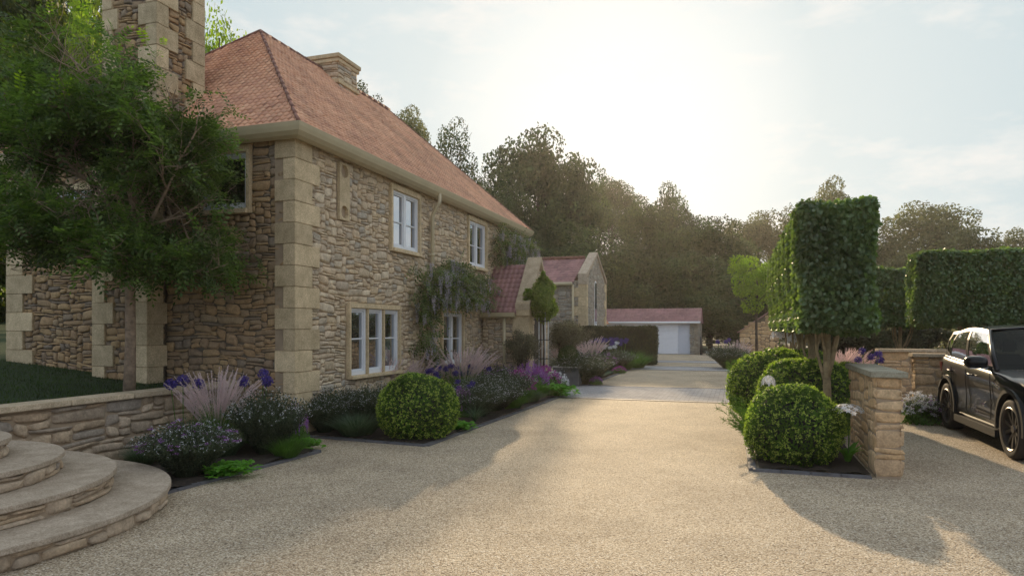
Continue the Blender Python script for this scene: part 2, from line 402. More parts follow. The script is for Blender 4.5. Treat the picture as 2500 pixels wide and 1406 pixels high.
def rubble(W, Hh, r, holes=(), depth=.032, keep=None, cw=.056, ch=.042, gap=.007, warp=.018):
    """(V(u,v,d), faces) for a sheet of stones"""
    q = pack(W, Hh, r, holes, cw, ch)
    if keep is not None: q = q[[keep(a+c/2, b+d/2) for a, b, c, d in q]]
    n = len(q); k = len(TS)
    S, T = np.meshgrid(TS, TS); D = np.minimum(*np.meshgrid(TD, TD))
    cr = (np.abs(S)**5)*(np.abs(T)**5)
    cx = (q[:, 0]+q[:, 2]/2)[:, None, None]; cy = (q[:, 1]+q[:, 3]/2)[:, None, None]
    hw = (q[:, 2]/2-gap/2)[:, None, None]; hh = (q[:, 3]/2-gap/2)[:, None, None]
    cc = r.uniform(.03, .16, (n, 1, 1)); asp = np.minimum(1, hh/hw)
    sk = r.normal(0, .010, (n, 1, 1)); tk = r.normal(0, .008, (n, 1, 1)); wd = r.normal(0, .09, (n, 1, 1)); wd2 = r.normal(0, .07, (n, 1, 1)); bow = r.normal(0, .006, (n, 1, 1))
    u = cx + S*(hw - cr*cc*np.minimum(hw, hh)*3) + T*sk
    v = cy + T*(hh*(1+wd*S-abs(wd)*.5) - cr*cc*np.minimum(hw, hh)*3) + S*tk + bow*(1-S*S); u = u + T*S*hw*wd2
    u = u + r.normal(0, .0036, u.shape); v = v + r.normal(0, .0036, v.shape)
    tilt = r.normal(0, .14, (n, 1, 1))*S + r.normal(0, .14, (n, 1, 1))*T
    d = D*depth*(r.uniform(.6, 1.25, (n, 1, 1)) + tilt + r.normal(0, .09, D.shape + (n,)).transpose(2, 0, 1))
    uu = u + warp*np.sin(2.3*v+1.1*u+1)*np.sin(1.7*v+.5); vv = v + warp*np.sin(1.9*u+.7*v)+warp*.6*np.sin(4.3*u+2*v+1)
    V = np.stack([uu, vv, d], -1).reshape(-1, 3)
    f = np.array([(a*k+b, a*k+b+1, (a+1)*k+b+1, (a+1)*k+b) for a in range(k-1) for b in range(k-1)])
    return V, (f[None] + (np.arange(n)*k*k)[:, None, None]).reshape(-1, 4)
def place_sheet(VF, o, U, Nn, Up=(0, 0, 1)):
    V, Fc = VF; o, U, Nn, Up = map(lambda a: np.array(a, float), (o, U, Nn, Up))
    return o + V[:, :1]*U + V[:, 1:2]*Up + V[:, 2:3]*Nn, Fc
def stones(name, sheets, m, parent):
    V, Fc = cat(sheets); return link(name, np_mesh(V, Fc), m, parent, True)

# pantiles laid on a slope; umin/umax clip each course to the shape of the slope
def tiles(o, U, S, W, L, umin=lambda s: -1e9, umax=lambda s: 1e9, tw=.115, tl=.125, r=None, lift=.017):
    o, U, S = (np.array(a, float) for a in (o, U, S)); Nn = np.cross(U, S); Nn = Nn/np.linalg.norm(Nn)
    if Nn[2] < 0: Nn = -Nn
    nu, ns = round(W/tw), round(L/tl); tw, tl = W/nu, L/ns
    pu = np.array([0, .12, .3, .5, .68, .82, 1.0]); pz = np.array([.006, .0, .012, .034, .042, .036, .006])*.6
    VV, FF, n = [], [], 0
    r = r or rng(5); k = len(pu)
    for j in range(ns):
        s0, s1 = j*tl - .012, min((j+1)*tl + .01, L)
        lo, hi = umin((j+.5)*tl), umax((j+.5)*tl)
        i0 = max(0, int(lo/tw)) if lo > -1e8 else 0; i1 = min(nu, int(hi/tw)+1) if hi < 1e8 else nu
        for i in range(i0, i1):
            u = i*tw + pu*tw; dz = r.normal(0, .0025); du = r.normal(0, .002)
            a = np.clip(u+du, umin(s0), umax(s0)) if lo > -1e8 or hi < 1e8 else u+du
            b = np.clip(u+du, umin(s1), umax(s1)) if lo > -1e8 or hi < 1e8 else u+du
            P = np.concatenate([o + a[:, None]*U + s0*S + (pz+dz-.004)[:, None]*Nn,
                                o + a[:, None]*U + s0*S + (pz+lift+dz)[:, None]*Nn,
                                o + b[:, None]*U + s1*S + (pz+dz)[:, None]*Nn])
            VV.append(P)
            FF += [(n+c*k+q, n+c*k+q+1, n+(c+1)*k+q+1, n+(c+1)*k+q) for c in range(2) for q in range(k-1)]
            n += 3*k
    return np.vstack(VV), np.array(FF)
def ridge_caps(name, p0, p1, rad, m, parent, step=.3):
    p0, p1 = Vector(p0), Vector(p1); L = (p1-p0).length; n = max(1, round(L/step)); mb = MB(); d = (p1-p0)/n
    for i in range(n): mb.tube([p0+d*(i-.04), p0+d*(i+.96)], [rad*1.06, rad*.97], 10)
    return mb.build(name, m, parent, True)
def sweep_rect(prof, x0, x1, y0, y1):
    V = []; k = len(prof)
    for (o, z) in prof: V += [(x0-o, y0-o, z), (x1+o, y0-o, z), (x1+o, y1+o, z), (x0-o, y1+o, z)]
    return V, [(i*4+j, i*4+(j+1) % 4, (i+1)*4+(j+1) % 4, (i+1)*4+j) for i in range(k-1) for j in range(4)]

def holed(X0, X1, a0, a1, z0, z1, holes, mb, axis='x', zt=None):
    """solid wall of thickness X0..X1 with rectangular openings"""
    ys = sorted({a0, a1} | {h[0] for h in holes} | {h[2] for h in holes}); zs = sorted({z0, z1} | {h[1] for h in holes} | {h[3] for h in holes})
    for a, b in zip(ys, ys[1:]):
        for c, d in zip(zs, zs[1:]):
            my, mz = (a+b)/2, (c+d)/2
            if any(h[0] < my < h[2] and h[1] < mz < h[3] for h in holes): continue
            if axis == 'x': mb.box((X0, a, c), (X1, b, d))
            else: mb.box((a, X0, c), (b, X1, d))
    return mb

def quoins(mb, cx, cy, sx, sy, z0, z1, n, la=.36, sh=.20, proud=.028, lb=None, shb=None, first=0):
    """alternating corner blocks; (sx, sy) point outwards; la/sh: long/short face along x, lb/shb along y"""
    lb = lb or la; shb = shb or sh; dz = (z1-z0)/n
    for i in range(n):
        A = (i+first) % 2; ax = la if A else sh; ay = shb if A else lb
        e = proud + .002*(i % 2)
        xs = sorted((cx + sx*e, cx - sx*ax)); ys = sorted((cy + sy*e, cy - sy*ay))
        mb.box((xs[0], ys[0], z0+i*dz+.003), (xs[1], ys[1], z0+(i+1)*dz-.003))
    return mb

def window(par, axis, P, a0, a1, z0, z1, lights, bar=.5, out=1, mullion='timber', label=None, depth=.09, arch=False, tr=.07):
    """window in a wall face at axis = P; out = side it faces. Parts: window (surround) > frame, pane"""
    def bx(mb, a, b, c, d, p0, p1):
        q0, q1 = sorted((P+out*p0, P+out*p1))
        if axis == 'x': mb.box((q0, a, c), (q1, b, d))
        else: mb.box((a, q0, c), (b, q1, d))
    s = MB()
    bx(s, a0-tr, a0, z0-tr, z1+tr*1.6, -depth-.04, .045); bx(s, a1, a1+tr, z0-tr, z1+tr*1.6, -depth-.04, .045)
    bx(s, a0, a1, z1, z1+tr*1.6, -depth-.04, .043); bx(s, a0-.03, a1+.03, z0-tr*1.05, z0, -depth-.04, .085)
    w = (a1-a0)/lights
    if mullion == 'stone':
        for i in range(1, lights): bx(s, a0+i*w-.03, a0+i*w+.03, z0+.001, z1-.001, -depth-.03, .025)
    so = s.build('window', M['quoin'], par, bevel=.006)
    if label: so['label'] = label
    f = MB(); p = MB(); t = .05; d0, d1 = -depth, -.012
    for i in range(lights):
        g0 = a0+i*w+(.03 if mullion == 'stone' and i else 0); g1 = a0+(i+1)*w-(.03 if mullion == 'stone' and i < lights-1 else 0)
        for (x, y, c, d) in ((g0, g0+t, z0, z1), (g1-t, g1, z0, z1), (g0+t, g1-t, z0, z0+t*1.35), (g0+t, g1-t, z1-t, z1)):
            bx(f, x+.001, y-.001, c+.001, d-.001, d0, d1)
        h0, h1 = g0+t, g1-t                       # casement leaf inside the fixed frame
        bx(f, h0, h0+.028, z0+t*1.35, z1-t, d0+.01, d1-.022); bx(f, h1-.028, h1, z0+t*1.35, z1-t, d0+.01, d1-.022)
        bx(f, h0+.028, h1-.028, z0+t*1.35, z0+t*1.35+.035, d0+.01, d1-.022); bx(f, h0+.028, h1-.028, z1-t-.03, z1-t, d0+.01, d1-.022)
        if bar: zb = z0+(z1-z0)*bar; bx(f, h0+.028, h1-.028, zb-.012, zb+.012, d0+.012, d1-.028)
        bx(p, h0+.01, h1-.01, z0+t, z1-t+.01, d0+.016, d0+.024)
    f.build('frame', M['white'], so, bevel=.004)
    p.build('pane', M['pane'], so)
    return so

# ================================================================== THE SETTING
def sheet(name, poly, z, m, kind='structure'):
    me = bpy.data.meshes.new(name); me.from_pydata([(x, y, z) for x, y in poly], [], [tuple(range(len(poly)))]); me.update()
    return tag(link(name, me, m), kind=kind)
sheet('ground', [(-260, -60), (260, -60), (260, 420), (-260, 420)], -.03, M['turf'])
sheet('gravel_drive', [(-9, -8), (16, -8), (16, 46), (-9, 46)], 0, M['gravel'])
for (a, b, x0, x1) in ((15.75, 19.2, -6.3, 8.5), (27.2, 29.6, -9, 14), (33.2, 34.9, -9, 14)):
    sheet('paved_band', [(x0, a), (x1, a), (x1, b), (x0, b)], .005, M['paving'])
    mb = MB()
    for y in (a-.11, b+.01):
        x = x0
        while x < x1: mb.box((x+.003, y, -.01), (x+.297, y+.10, .012)); x += .3
    tag(mb.build('kerb_strip', M['kerb']), kind='structure')
def bed(poly, z=.03):
    me = bpy.data.meshes.new('b'); n = len(poly); r = rng(int(abs(poly[0][0]*100)))
    bm = bmesh.new(); f = bm.faces.new([bm.verts.new((x, y, z)) for x, y in poly])
    bmesh.ops.triangulate(bm, faces=[f]); bmesh.ops.subdivide_edges(bm, edges=bm.edges[:], cuts=14, use_grid_fill=True)
    for v in bm.verts: v.co.z += r.uniform(-.012, .03)
    bm.to_mesh(me); bm.free()
    tag(link('planting_bed', me, M['soil'], smooth=True), kind='structure')
def kerb(pts, closed=False, h=.026):
    mb = MB(); pts = [Vector((x, y, 0)) for x, y in pts]
    if closed: pts.append(pts[0])
    for a, b in zip(pts, pts[1:]):
        L = (b-a).length; n = max(1, round(L/.3)); d = (b-a)/n; s = Vector((-d.y, d.x, 0)).normalized()*.045
        for i in range(n):
            p, q = a+d*i+d*.01, a+d*(i+1)-d*.01; e = Vector((0, 0, h+rnd.uniform(-.003, .003))); z = Vector((0, 0, -.02))
            mb.hexa([p-s+z, q-s+z, q+s+z, p+s+z, p-s+e, q-s+e, q+s+e, p+s+e])
    tag(mb.build('bed_kerb', M['kerb'], bevel=.004), kind='structure')
bed([(-7.1, 5.3), (-5.40, 5.3), (-5.30, 7.75), (-7.1, 8.1)]); kerb([(-5.42, 5.2), (-5.27, 7.8), (-7.1, 8.15)])
bed([(-6.3, 8.86), (-4.15, 8.72), (-4.05, 15.6), (-6.3, 15.6)]); kerb([(-6.34, 8.85), (-4.12, 8.66), (-4.02, 15.6)])
bed([(-6.3, 19.4), (-4.1, 19.4), (-4.1, 27.0), (-6.3, 27.0)]); kerb([(-4.03, 19.35), (-4.03, 27.1)])
bed([(.24, 8.44), (1.40, 8.38), (1.40, 25.8), (.06, 25.8)]); kerb([(1.40, 8.34), (.17, 8.36), (-.02, 25.9)])
bed([(3.0, 16.98), (12, 16.98), (12, 24.5), (1.9, 24.5), (1.9, 20)], .6)
sheet('lawn_strip', [(-4.9, 20.2), (-4.12, 20.2), (-4.12, 24.5), (-4.9, 24.5)], .085, M['turf'])
sheet('patio_slab', [(-5.0, 21.2), (-4.42, 21.2), (-4.42, 24.2), (-5.0, 24.2)], .095, M['tread'])

# raised lawn behind the garden wall
LX = -7.38
def lawnz(x): return .70 + .080*max(0, LX-.6 - x)
V, Fc = [], []
xs = np.linspace(LX, -26, 30); ys = np.linspace(-2, 30, 26)
for i, x in enumerate(xs):
    for j, y in enumerate(ys): V.append((x, y, lawnz(x)))
for i in range(29):
    for j in range(25): Fc.append((i*26+j, i*26+j+1, (i+1)*26+j+1, (i+1)*26+j))
tag(link('lawn', np_mesh(V, Fc), M['turf']), kind='structure')
r = rng(3); n = 26000
bx = -7.5 - 6.5*r.random(n)**1.2; by = 4.2 + 4.7*r.random(n)
B = np.stack([bx, by, np.array([lawnz(x) for x in bx])], 1)
V, Fc, _ = blades(B, r.uniform(0, 2*PI, n), r.uniform(0, .3, n), r.uniform(.3, 1.1, n), r.uniform(.025, .055, n), np.full(n, .006), 2)
tag(link('lawn_grass', np_mesh(V, Fc), M['lf_turf']), 'short mown dark green grass on the raised lawn', 'grass', kind='stuff')

# ------------------------------------------------------------------ garden wall and round steps
gw = thing('garden_wall', 'low pale rubble garden wall with flat coping holding up the lawn', 'wall', (-7.2, 6.5, 0))
def kid(o, root):                         # keep world coordinates of a mesh under a moved Empty
    o.parent = root; o.matrix_parent_inverse = Matrix.Translation(root.location).inverted(); return o
y0, y1 = 3.2, 8.76
mb = MB(); mb.box((-7.42, y0, 0), (-7.22, y1, .77)); kid(mb.build('core', M['mortar']), gw)
kid(stones('stone_facing', [place_sheet(rubble(y1-y0, .765, rng(11), cw=.085, ch=.05, depth=.04), (-7.22, y0, 0), (0, 1, 0), (1, 0, 0))], M['rubble_low'], None), gw)
mb = MB(); y = y0
while y < y1-.05:
    e = min(y1+.0, y+.85); mb.box((-7.47, y+.003, .772), (-7.12, e-.003, .835)); y = e
kid(mb.build('coping', M['coping'], bevel=.008), gw)

st = thing('garden_steps', 'round stone steps with pale slab treads fanning out at the lower left', 'steps', (-6.7, 3.75, 0))
cx, cy = -6.75, 3.75
def arc(mb, cx, cy, rad, z0, z1, a0=-100, a1=105, n=60):
    pts = [(cx + rad*math.cos(R(a)), cy + rad*math.sin(R(a)), z0) for a in np.linspace(a0, a1, n)]
    return mb.prism(pts, (0, 0, z1-z0))
for k, rad in enumerate((2.13, 1.67, 1.25, .85, .46)):
    z0, z1 = .17*k, .17*(k+1)
    mb = MB(); arc(mb, cx, cy, rad-.035, z0-.0 if k else -.02, z1-.045); s = kid(mb.build('step', M['mortar']), st)
    r0 = rad-.04; A0, A1 = R(-95), R(100)
    V, Fc = rubble((A1-A0)*r0, .17-.042, rng(20+k), cw=.09, ch=.042, depth=.04, warp=.004)
    th = A0 + V[:, 0]/r0; rr = r0 + V[:, 2]
    Vw = np.stack([cx + rr*np.cos(th), cy + rr*np.sin(th), z0 + V[:, 1]], 1)
    o = link('stone_riser', np_mesh(Vw, Fc), M['rubble_low'], None, True); kid(o, st)
    mb = MB(); arc(mb, cx, cy, rad+.02, z1-.043, z1)
    kid(mb.build('tread', M['tread'], bevel=.006), st)

# ------------------------------------------------------------------ THE HOUSE
HX, HY, HX0, HY1, WT = -6.37, 8.79, -12.40, 20.30, 4.56
house = thing('stone_house', 'two storey stone house with red clay hipped roof and white windows', 'house', (HX, HY, 0))
def hk(o): return kid(o, house)
FX = HX - .03                              # plane the stones sit on
def fw(pa, pb, ta, tb):                    # opening of the front from photo marks: left px, right px, top & bottom at the left
    ya, t = onx(pa, HX); yb, _ = onx(pb, HX); return (ya, zat(tb, t), yb, zat(ta, t))
U1 = fw(956, 1021, 461, 604); U2 = fw(1143.5, 1184.5, 537, 651); L1 = fw(853, 972, 751, 918); L2 = fw(1079, 1128, 764, 886)
U2 = (U2[0], U1[1], U2[2], U1[3]); L2 = (L2[0], L1[1]-.02, L2[2], L1[3])
va, _ = onx(826, HX); vb, tt = onx(850, HX); VP = (va, zat(541, tt), vb, zat(405, tt))
WIN = [U1, U2, L1, L2]
hl = [(a, b, c, d) for a, b, c, d in WIN]
mb = MB(); holed(HX-.35, FX, HY, HY1, -.1, WT, hl, mb)
fwl = hk(mb.build('front_wall', M['mortar'])); fwl['label'] = 'pale rubble front wall facing the drive'
sh_h = [(a-HY-.07, b-.07, c-HY+.07, d+.10) for a, b, c, d in WIN] + [(VP[0]-HY, VP[1], VP[2]-HY, VP[3])]
hk(stones('stone_facing', [place_sheet(rubble(HY1-HY, WT, rng(1), sh_h), (FX, HY, 0), (0, 1, 0), (1, 0, 0))], M['rubble'], None))
# side wall facing the lawn, chimney breast
CX0, CX1, CY = -9.93, -8.84, 8.42
SW1 = (ony(493, HY)[0], 3.50, ony(604, HY)[0], 4.38); SW2 = (ony(130, HY)[0], 3.05, ony(236, HY)[0], 4.0)
FY = HY + .03
mb = MB(); holed(FY, FY+.3, HX0, HX-.352, -.1, WT, [SW1, SW2], mb, 'y')
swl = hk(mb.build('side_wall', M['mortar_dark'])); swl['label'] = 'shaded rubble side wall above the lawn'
def shx(h, x0): return (h[0]-x0-.06, h[1]-.07, h[2]-x0+.06, h[3]+.1)
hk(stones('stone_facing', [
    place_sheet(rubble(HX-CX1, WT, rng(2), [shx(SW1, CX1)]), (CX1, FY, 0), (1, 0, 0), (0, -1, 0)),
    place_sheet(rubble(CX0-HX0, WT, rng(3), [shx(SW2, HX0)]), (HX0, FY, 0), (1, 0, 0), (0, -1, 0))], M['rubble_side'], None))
mb = MB(); mb.box((HX0, HY1-.3, -.1), (HX-.352, HY1, WT)); mb.box((HX0, FY+.3, -.1), (HX0+.3, HY1-.3, WT)); hk(mb.build('rear_wall', M['mortar']))
mb = MB(); quoins(mb, HX, HY, 1, -1, 0, WT-.01, 14, la=.34, sh=.185, lb=.62, shb=.42)
hk(mb.build('corner_quoins', M['quoin'], bevel=.006))
mb = MB(); quoins(mb, HX0, HY, -1, -1, .6, WT, 12, la=.62, sh=.38, lb=.4); hk(mb.build('corner_quoins', M['quoin'], bevel=.006)); mb = MB(); quoins(mb, HX, HY1, 1, 1, 0, WT-.01, 14, la=.3, sh=.2, lb=.6, shb=.35)
hk(mb.build('corner_quoins', M['quoin'], bevel=.006))
window(house, 'x', HX, U1[0], U1[2], U1[1], U1[3], 2, .47); window(house, 'x', HX, U2[0], U2[2], U2[1], U2[3], 2, .47)
window(house, 'x', HX, L1[0], L1[2], L1[1], L1[3], 3, .54, mullion='stone', tr=.055); window(house, 'x', HX, L2[0], L2[2], L2[1], L2[3], 2, .5)
for w in (SW1, SW2): window(house, 'y', HY, w[0], w[2], w[1], w[3], 1, None, out=-1)
for o in house.children:
    if o.name.startswith('window'): kid(o, house)
mb = MB(); mb.box((HX-.34, HY+.4, .1), (HX-.30, HY1-.4, WT-.1)); mb.box((HX0+.5, FY+.26, .6), (HX-.5, FY+.29, WT-.1)); hk(mb.build('dark_room_backing', M['dark']))  # black sheets behind the windows stand for the unlit rooms
# carved vent slab with two round holes
mb = MB(); ya, za, yb, zb = VP; ym = (ya+yb)/2; rr = (yb-ya)*.36; X = HX+.03
hc = [za + (zb-za)*.14, za + (zb-za)*.86]
def ringface(mb, ymin, ymax, zmin, zmax, yc, zc, rad, X, X2, n=24):
    V = []; Fc = []
    for j in range(n):
        t = 2*PI*j/n + PI/4; c, s = math.cos(t), math.sin(t); k = max(abs(c), abs(s))
        oy = c/k; oz = s/k
        Y = yc + (oy*(ymax-yc) if oy > 0 else oy*(yc-ymin)); Z = zc + (oz*(zmax-zc) if oz > 0 else oz*(zc-zmin))
        V += [(X, Y, Z), (X, yc+rad*c, zc+rad*s), (X2, yc+rad*c, zc+rad*s)]
    for j in range(n):
        a, b = 3*j, 3*((j+1) % n); Fc += [(a, b, b+1, a+1), (a+1, b+1, b+2, a+2)]
    mb.add(V, Fc)
ringface(mb, ya, yb, za, za+(zb-za)*.3, ym, hc[0], rr, X, X-.16); ringface(mb, ya, yb, zb-(zb-za)*.3, zb, ym, hc[1], rr, X, X-.16)
mb.add([(X, ya, za+(zb-za)*.3), (X, yb, za+(zb-za)*.3), (X, yb, zb-(zb-za)*.3), (X, ya, zb-(zb-za)*.3)], [(0, 1, 2, 3)])
mb.box((X-.05, ya-.004, za-.004), (X-.002, ya, zb+.004)); mb.box((X-.05, yb, za-.004), (X-.002, yb+.004, zb+.004)); mb.box((X-.05, ya, za-.004), (X-.002, yb, za)); mb.box((X-.05, ya, zb), (X-.002, yb, zb+.004))
vp = hk(mb.build('vent_slab', M['quoin'], fix=False)); vp['label'] = 'upright stone slab with two round holes'
for z in hc: mb = MB(); mb.lathe([(0, 0), (rr*1.02, 0)], (X-.12, ym, z), 20, 'x'); o = mb.build('vent_recess', M['rubble'], vp, fix=False)
# chimney breast and stack on the side wall
SZ = 9.3
mb = MB(); mb.box((CX0+.03, CY+.03, -.1), (CX1-.03, FY-.002, 4.45)); mb.box((CX0+.03, 8.64, 4.45), (CX1-.03, 9.57, SZ))
ch = hk(mb.build('chimney', M['mortar_dark'])); ch['label'] = 'tall stone chimney rising from the side wall past the top of the photo'
dn = .02
f = [place_sheet(rubble(CX1-CX0, 4.45, rng(4), depth=.035), (CX0, CY+.03, 0), (1, 0, 0), (0, -1, 0)),
     place_sheet(rubble(HY-CY, 4.45, rng(5), depth=.03), (CX1-.03, CY, 0), (0, 1, 0), (1, 0, 0)),
     place_sheet(rubble(CX1-CX0, SZ-4.4, rng(6), depth=.035), (CX0, 8.64, 4.4), (1, 0, 0), (0, -1, 0)),
     place_sheet(rubble(9.6-8.61, SZ-4.4, rng(7), depth=.035), (CX1-.03, 8.61, 4.4), (0, 1, 0), (1, 0, 0)),
     place_sheet(rubble(9.6-8.61, SZ-4.4, rng(8), depth=.035), (CX0+.03, 8.61, 4.4), (0, 1, 0), (-1, 0, 0))]
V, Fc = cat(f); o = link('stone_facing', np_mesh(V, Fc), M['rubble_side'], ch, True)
mb = MB()
quoins(mb, CX1, CY, 1, -1, 0, 4.45, 13, la=.36, sh=.24, lb=.30, shb=.38); quoins(mb, CX0, CY, -1, -1, 0, 4.45, 13, la=.42, sh=.24, lb=.3)
quoins(mb, CX1, 8.61, 1, -1, 4.45, SZ, 14, la=.36, sh=.20, lb=.42, shb=.22, first=1)
quoins(mb, CX0, 8.61, -1, -1, 4.45, SZ, 14, la=.30, sh=.18, lb=.42, shb=.22, first=1); quoins(mb, CX1, 9.6, 1, 1, 4.45, SZ, 14, la=.30, sh=.18, lb=.40, shb=.25, first=0)
mb.box((CX0-.06, 8.55, SZ), (CX1+.06, 9.66, SZ+.2))
mb.build('quoins', M['quoin'], ch, bevel=.006)
# roof
RE, RZ, RT = .25, 4.66, 7.77
xm = (HX+HX0)/2; hw = (HX-HX0)/2 + RE; SL = math.hypot(hw, RT-RZ)
y_a, y_b = HY-RE, HY1+RE; x_a, x_b = HX0-RE, HX+RE
mb = MB(); apex0, apex1 = (xm, y_a+hw, RT-.05), (xm, y_b-hw, RT-.05); z = RZ-.05
mb.add([(x_a, y_a, z), (x_b, y_a, z), (x_b, y_b, z), (x_a, y_b, z), apex0, apex1], [(0, 1, 4), (1, 2, 5, 4), (2, 3, 5), (3, 0, 4, 5), (0, 3, 2, 1)])
roof = hk(mb.build('roof', M['tile_dark'], fix=False)); roof['label'] = 'steep red clay pantile hipped roof'
sl = ((hw)/SL, 0, (RT-RZ)/SL)
kk = hw/SL
V1 = tiles((x_b, y_a, RZ), (0, 1, 0), (-sl[0], 0, sl[2]), y_b-y_a, SL, lambda s: s*kk, lambda s: (y_b-y_a)-s*kk, r=rng(1))
V2 = tiles((x_a, y_a, RZ), (1, 0, 0), (0, sl[0], sl[2]), x_b-x_a, SL, lambda s: s*kk, lambda s: (x_b-x_a)-s*kk, r=rng(2))
V3 = tiles((x_a, y_b, RZ), (1, 0, 0), (0, -sl[0], sl[2]), x_b-x_a, SL, lambda s: s*kk, lambda s: (x_b-x_a)-s*kk, r=rng(3), tw=.3, tl=.3)
V4 = tiles((x_a, y_a, RZ), (0, 1, 0), (sl[0], 0, sl[2]), y_b-y_a, SL, lambda s: s*kk, lambda s: (y_b-y_a)-s*kk, r=rng(4), tw=.3, tl=.3)
V, Fc = cat([V1, V2, V3, V4]); link('roof_tiles', np_mesh(V, Fc), M['tile'], roof)
def capz(p, d=.035): return (p[0], p[1], p[2]+d)
for a, b in (((x_b, y_a, RZ), apex0), ((x_b, y_b, RZ), apex1), ((x_a, y_a, RZ), apex0), (apex0, apex1)):
    ridge_caps('ridge_tiles', capz(a, .03), capz(b, .085), .03 if b != apex1 or a != apex0 else .07, M['ridge'], roof)
prof = [(-.02, 4.53), (.05, 4.50), (.14, 4.475), (.22, 4.50), (.275, 4.555), (.298, 4.62), (.31, 4.675), (.29, 4.682), (.262, 4.64), (.2, 4.60), (.1, 4.60)]
V, Fc = sweep_rect(prof, HX0, HX, HY, HY1); mb = MB(); mb.add(V, Fc); hk(mb.build('gutter', M['gutter'], fix=False, smooth=False))
y, t = onx(1056, HX+.08); yh = onx(1076, HX+.28)[0]
mb = MB(); mb.tube([(HX+.25, yh, 4.55), (HX+.25, yh, 4.36), (HX+.22, yh-.02, 4.30), (HX+.10, y, 4.12), (HX+.08, y, 4.04), (HX+.08, y, 0)], .042, 12)
for zc in (.4, 1.9, 3.2): mb.tube([(HX+.08, y, zc), (HX+.08, y, zc+.06)], .05, 12); mb.box((HX-.02, y-.07, zc+.01), (HX+.06, y+.07, zc+.05))
hk(mb.build('downpipe', M['gutter'], smooth=True))
# second stack behind the ridge
cxx, cyy = xm+.12, 14.35
mb = MB(); mb.box((cxx-.46, cyy-.38, 7.0), (cxx+.34, cyy+.46, 7.92))
c2 = hk(mb.build('chimney', M['mortar'])); c2['label'] = 'squat stone chimney behind the roof ridge'
V, Fc = cat([place_sheet(rubble(.80, .92, rng(31), cw=.08), (cxx-.46, cyy-.38, 7.0), (1, 0, 0), (0, -1, 0)), place_sheet(rubble(.84, .92, rng(32), cw=.08), (cxx+.34, cyy-.38, 7.0), (0, 1, 0), (1, 0, 0))])
link('stone_facing', np_mesh(V, Fc), M['rubble'], c2, True)
mb = MB(); mb.box((cxx-.51, cyy-.43, 7.90), (cxx+.39, cyy+.51, 7.99)); mb.box((cxx-.54, cyy-.46, 7.993), (cxx+.42, cyy+.54, 8.09)); mb.box((cxx-.51, cyy-.43, 7.40), (cxx+.39, cyy+.51, 7.5))
mb.build('cap', M['quoin'], c2, bevel=.01)

# ------------------------------------------------------------------ porch
PX, PY0, PY1 = -5.09, 16.77, 18.80; pm = (PY0+PY1)/2; EZ, PZ = 2.02, 3.34
mb = MB(); mb.box((HX+.05, PY0+.03, -.05), (PX-.2, PY0+.25, EZ)); mb.box((HX+.05, PY1-.25, -.05), (PX-.2, PY1-.03, EZ))
mb.prism([(PX-.25, PY0+.03, -.05), (PX-.25, PY0+.55, -.05), (PX-.25, PY0+.55, 1.9), (PX-.25, PY1-.55, 1.9), (PX-.25, PY1-.55, -.05), (PX-.25, PY1-.03, -.05), (PX-.25, PY1-.03, EZ), (PX-.25, pm, PZ), (PX-.25, PY0+.03, EZ)], (.22, 0, 0))
porch = hk(mb.build('porch', M['mortar'])); porch['label'] = 'stone porch with steep plum tiled roof and parapet gable'
def gable(y): return EZ + (PZ-EZ)*(1-abs(y-pm)/((PY1-PY0)/2))
V, Fc = cat([place_sheet(rubble(PX-HX, EZ, rng(41)), (HX, PY0+.03, 0), (1, 0, 0), (0, -1, 0)),
             place_sheet(rubble(PY1-PY0, PZ, rng(42), [(.55, -1, PY1-PY0-.55, 1.9)], keep=lambda u, v: v < gable(PY0+u)-.04), (PX-.03, PY0, 0), (0, 1, 0), (1, 0, 0))])
link('stone_facing', np_mesh(V, Fc), M['rubble'], porch, True)
mb = MB(); quoins(mb, PX, PY0, 1, -1, 0, 1.32, 4, la=.34, sh=.24, lb=.3, proud=.03); mb.box((PX-.42, PY0-.04, 1.32), (PX+.032, PY0+.3, 1.95))
mb.box((PX-.30, PY0-.09, 1.953), (PX+.05, PY0+.28, 2.30))
mb.build('corner_stones', M['quoin'], porch, bevel=.008)
mb = MB(); w = .36
for s in (-1, 1):
    ye = pm + s*((PY1-PY0)/2 + .105); zb = EZ + .08
    a, b = (ye, zb), (pm, PZ+.10)
    mb.prism([(PX-.325, a[0], a[1]), (PX-.325, b[0], b[1]), (PX-.325, b[0], b[1]+.13), (PX-.325, a[0], a[1]+.16)], (.39, 0, 0))
mb.build('coping', M['coping'], porch, bevel=.006)
L = math.hypot(pm-PY0+.1, PZ-EZ); S = ((pm-PY0+.1)/L, (PZ-EZ)/L)
V, Fc = cat([tiles((HX, PY0-.1, EZ+.02), (1, 0, 0), (0, S[0], S[1]), PX-.3-HX, L, tw=.15, tl=.17, r=rng(6)), tiles((HX, PY1+.1, EZ+.02), (1, 0, 0), (0, -S[0], S[1]), PX-.3-HX, L, tw=.15, tl=.17, r=rng(7))])
link('porch_roof', np_mesh(V, Fc), M['tile_dark'], porch)
mb = MB(); mb.prism([(HX, PY0-.08, EZ-.01), (HX, PY1+.08, EZ-.01), (HX, pm, PZ-.02)], (PX-.3-HX, 0, 0)); mb.build('roof_deck', M['tile_dark'], porch)
mb = MB(); pr = [(PY0-.0, 2.00), (PY0-.06, 1.93), (PY0-.14, 1.90), (PY0-.20, 1.94), (PY0-.21, 2.04), (PY0-.18, 2.04), (PY0-.1, 1.97)]
mb.add([(HX+.02, a, b) for a, b in pr] + [(PX-.32, a, b) for a, b in pr], [(i, i+1, i+1+len(pr), i+len(pr)) for i in range(len(pr)-1)] + [tuple(range(len(pr)))[::-1], tuple(range(len(pr), 2*len(pr)))])
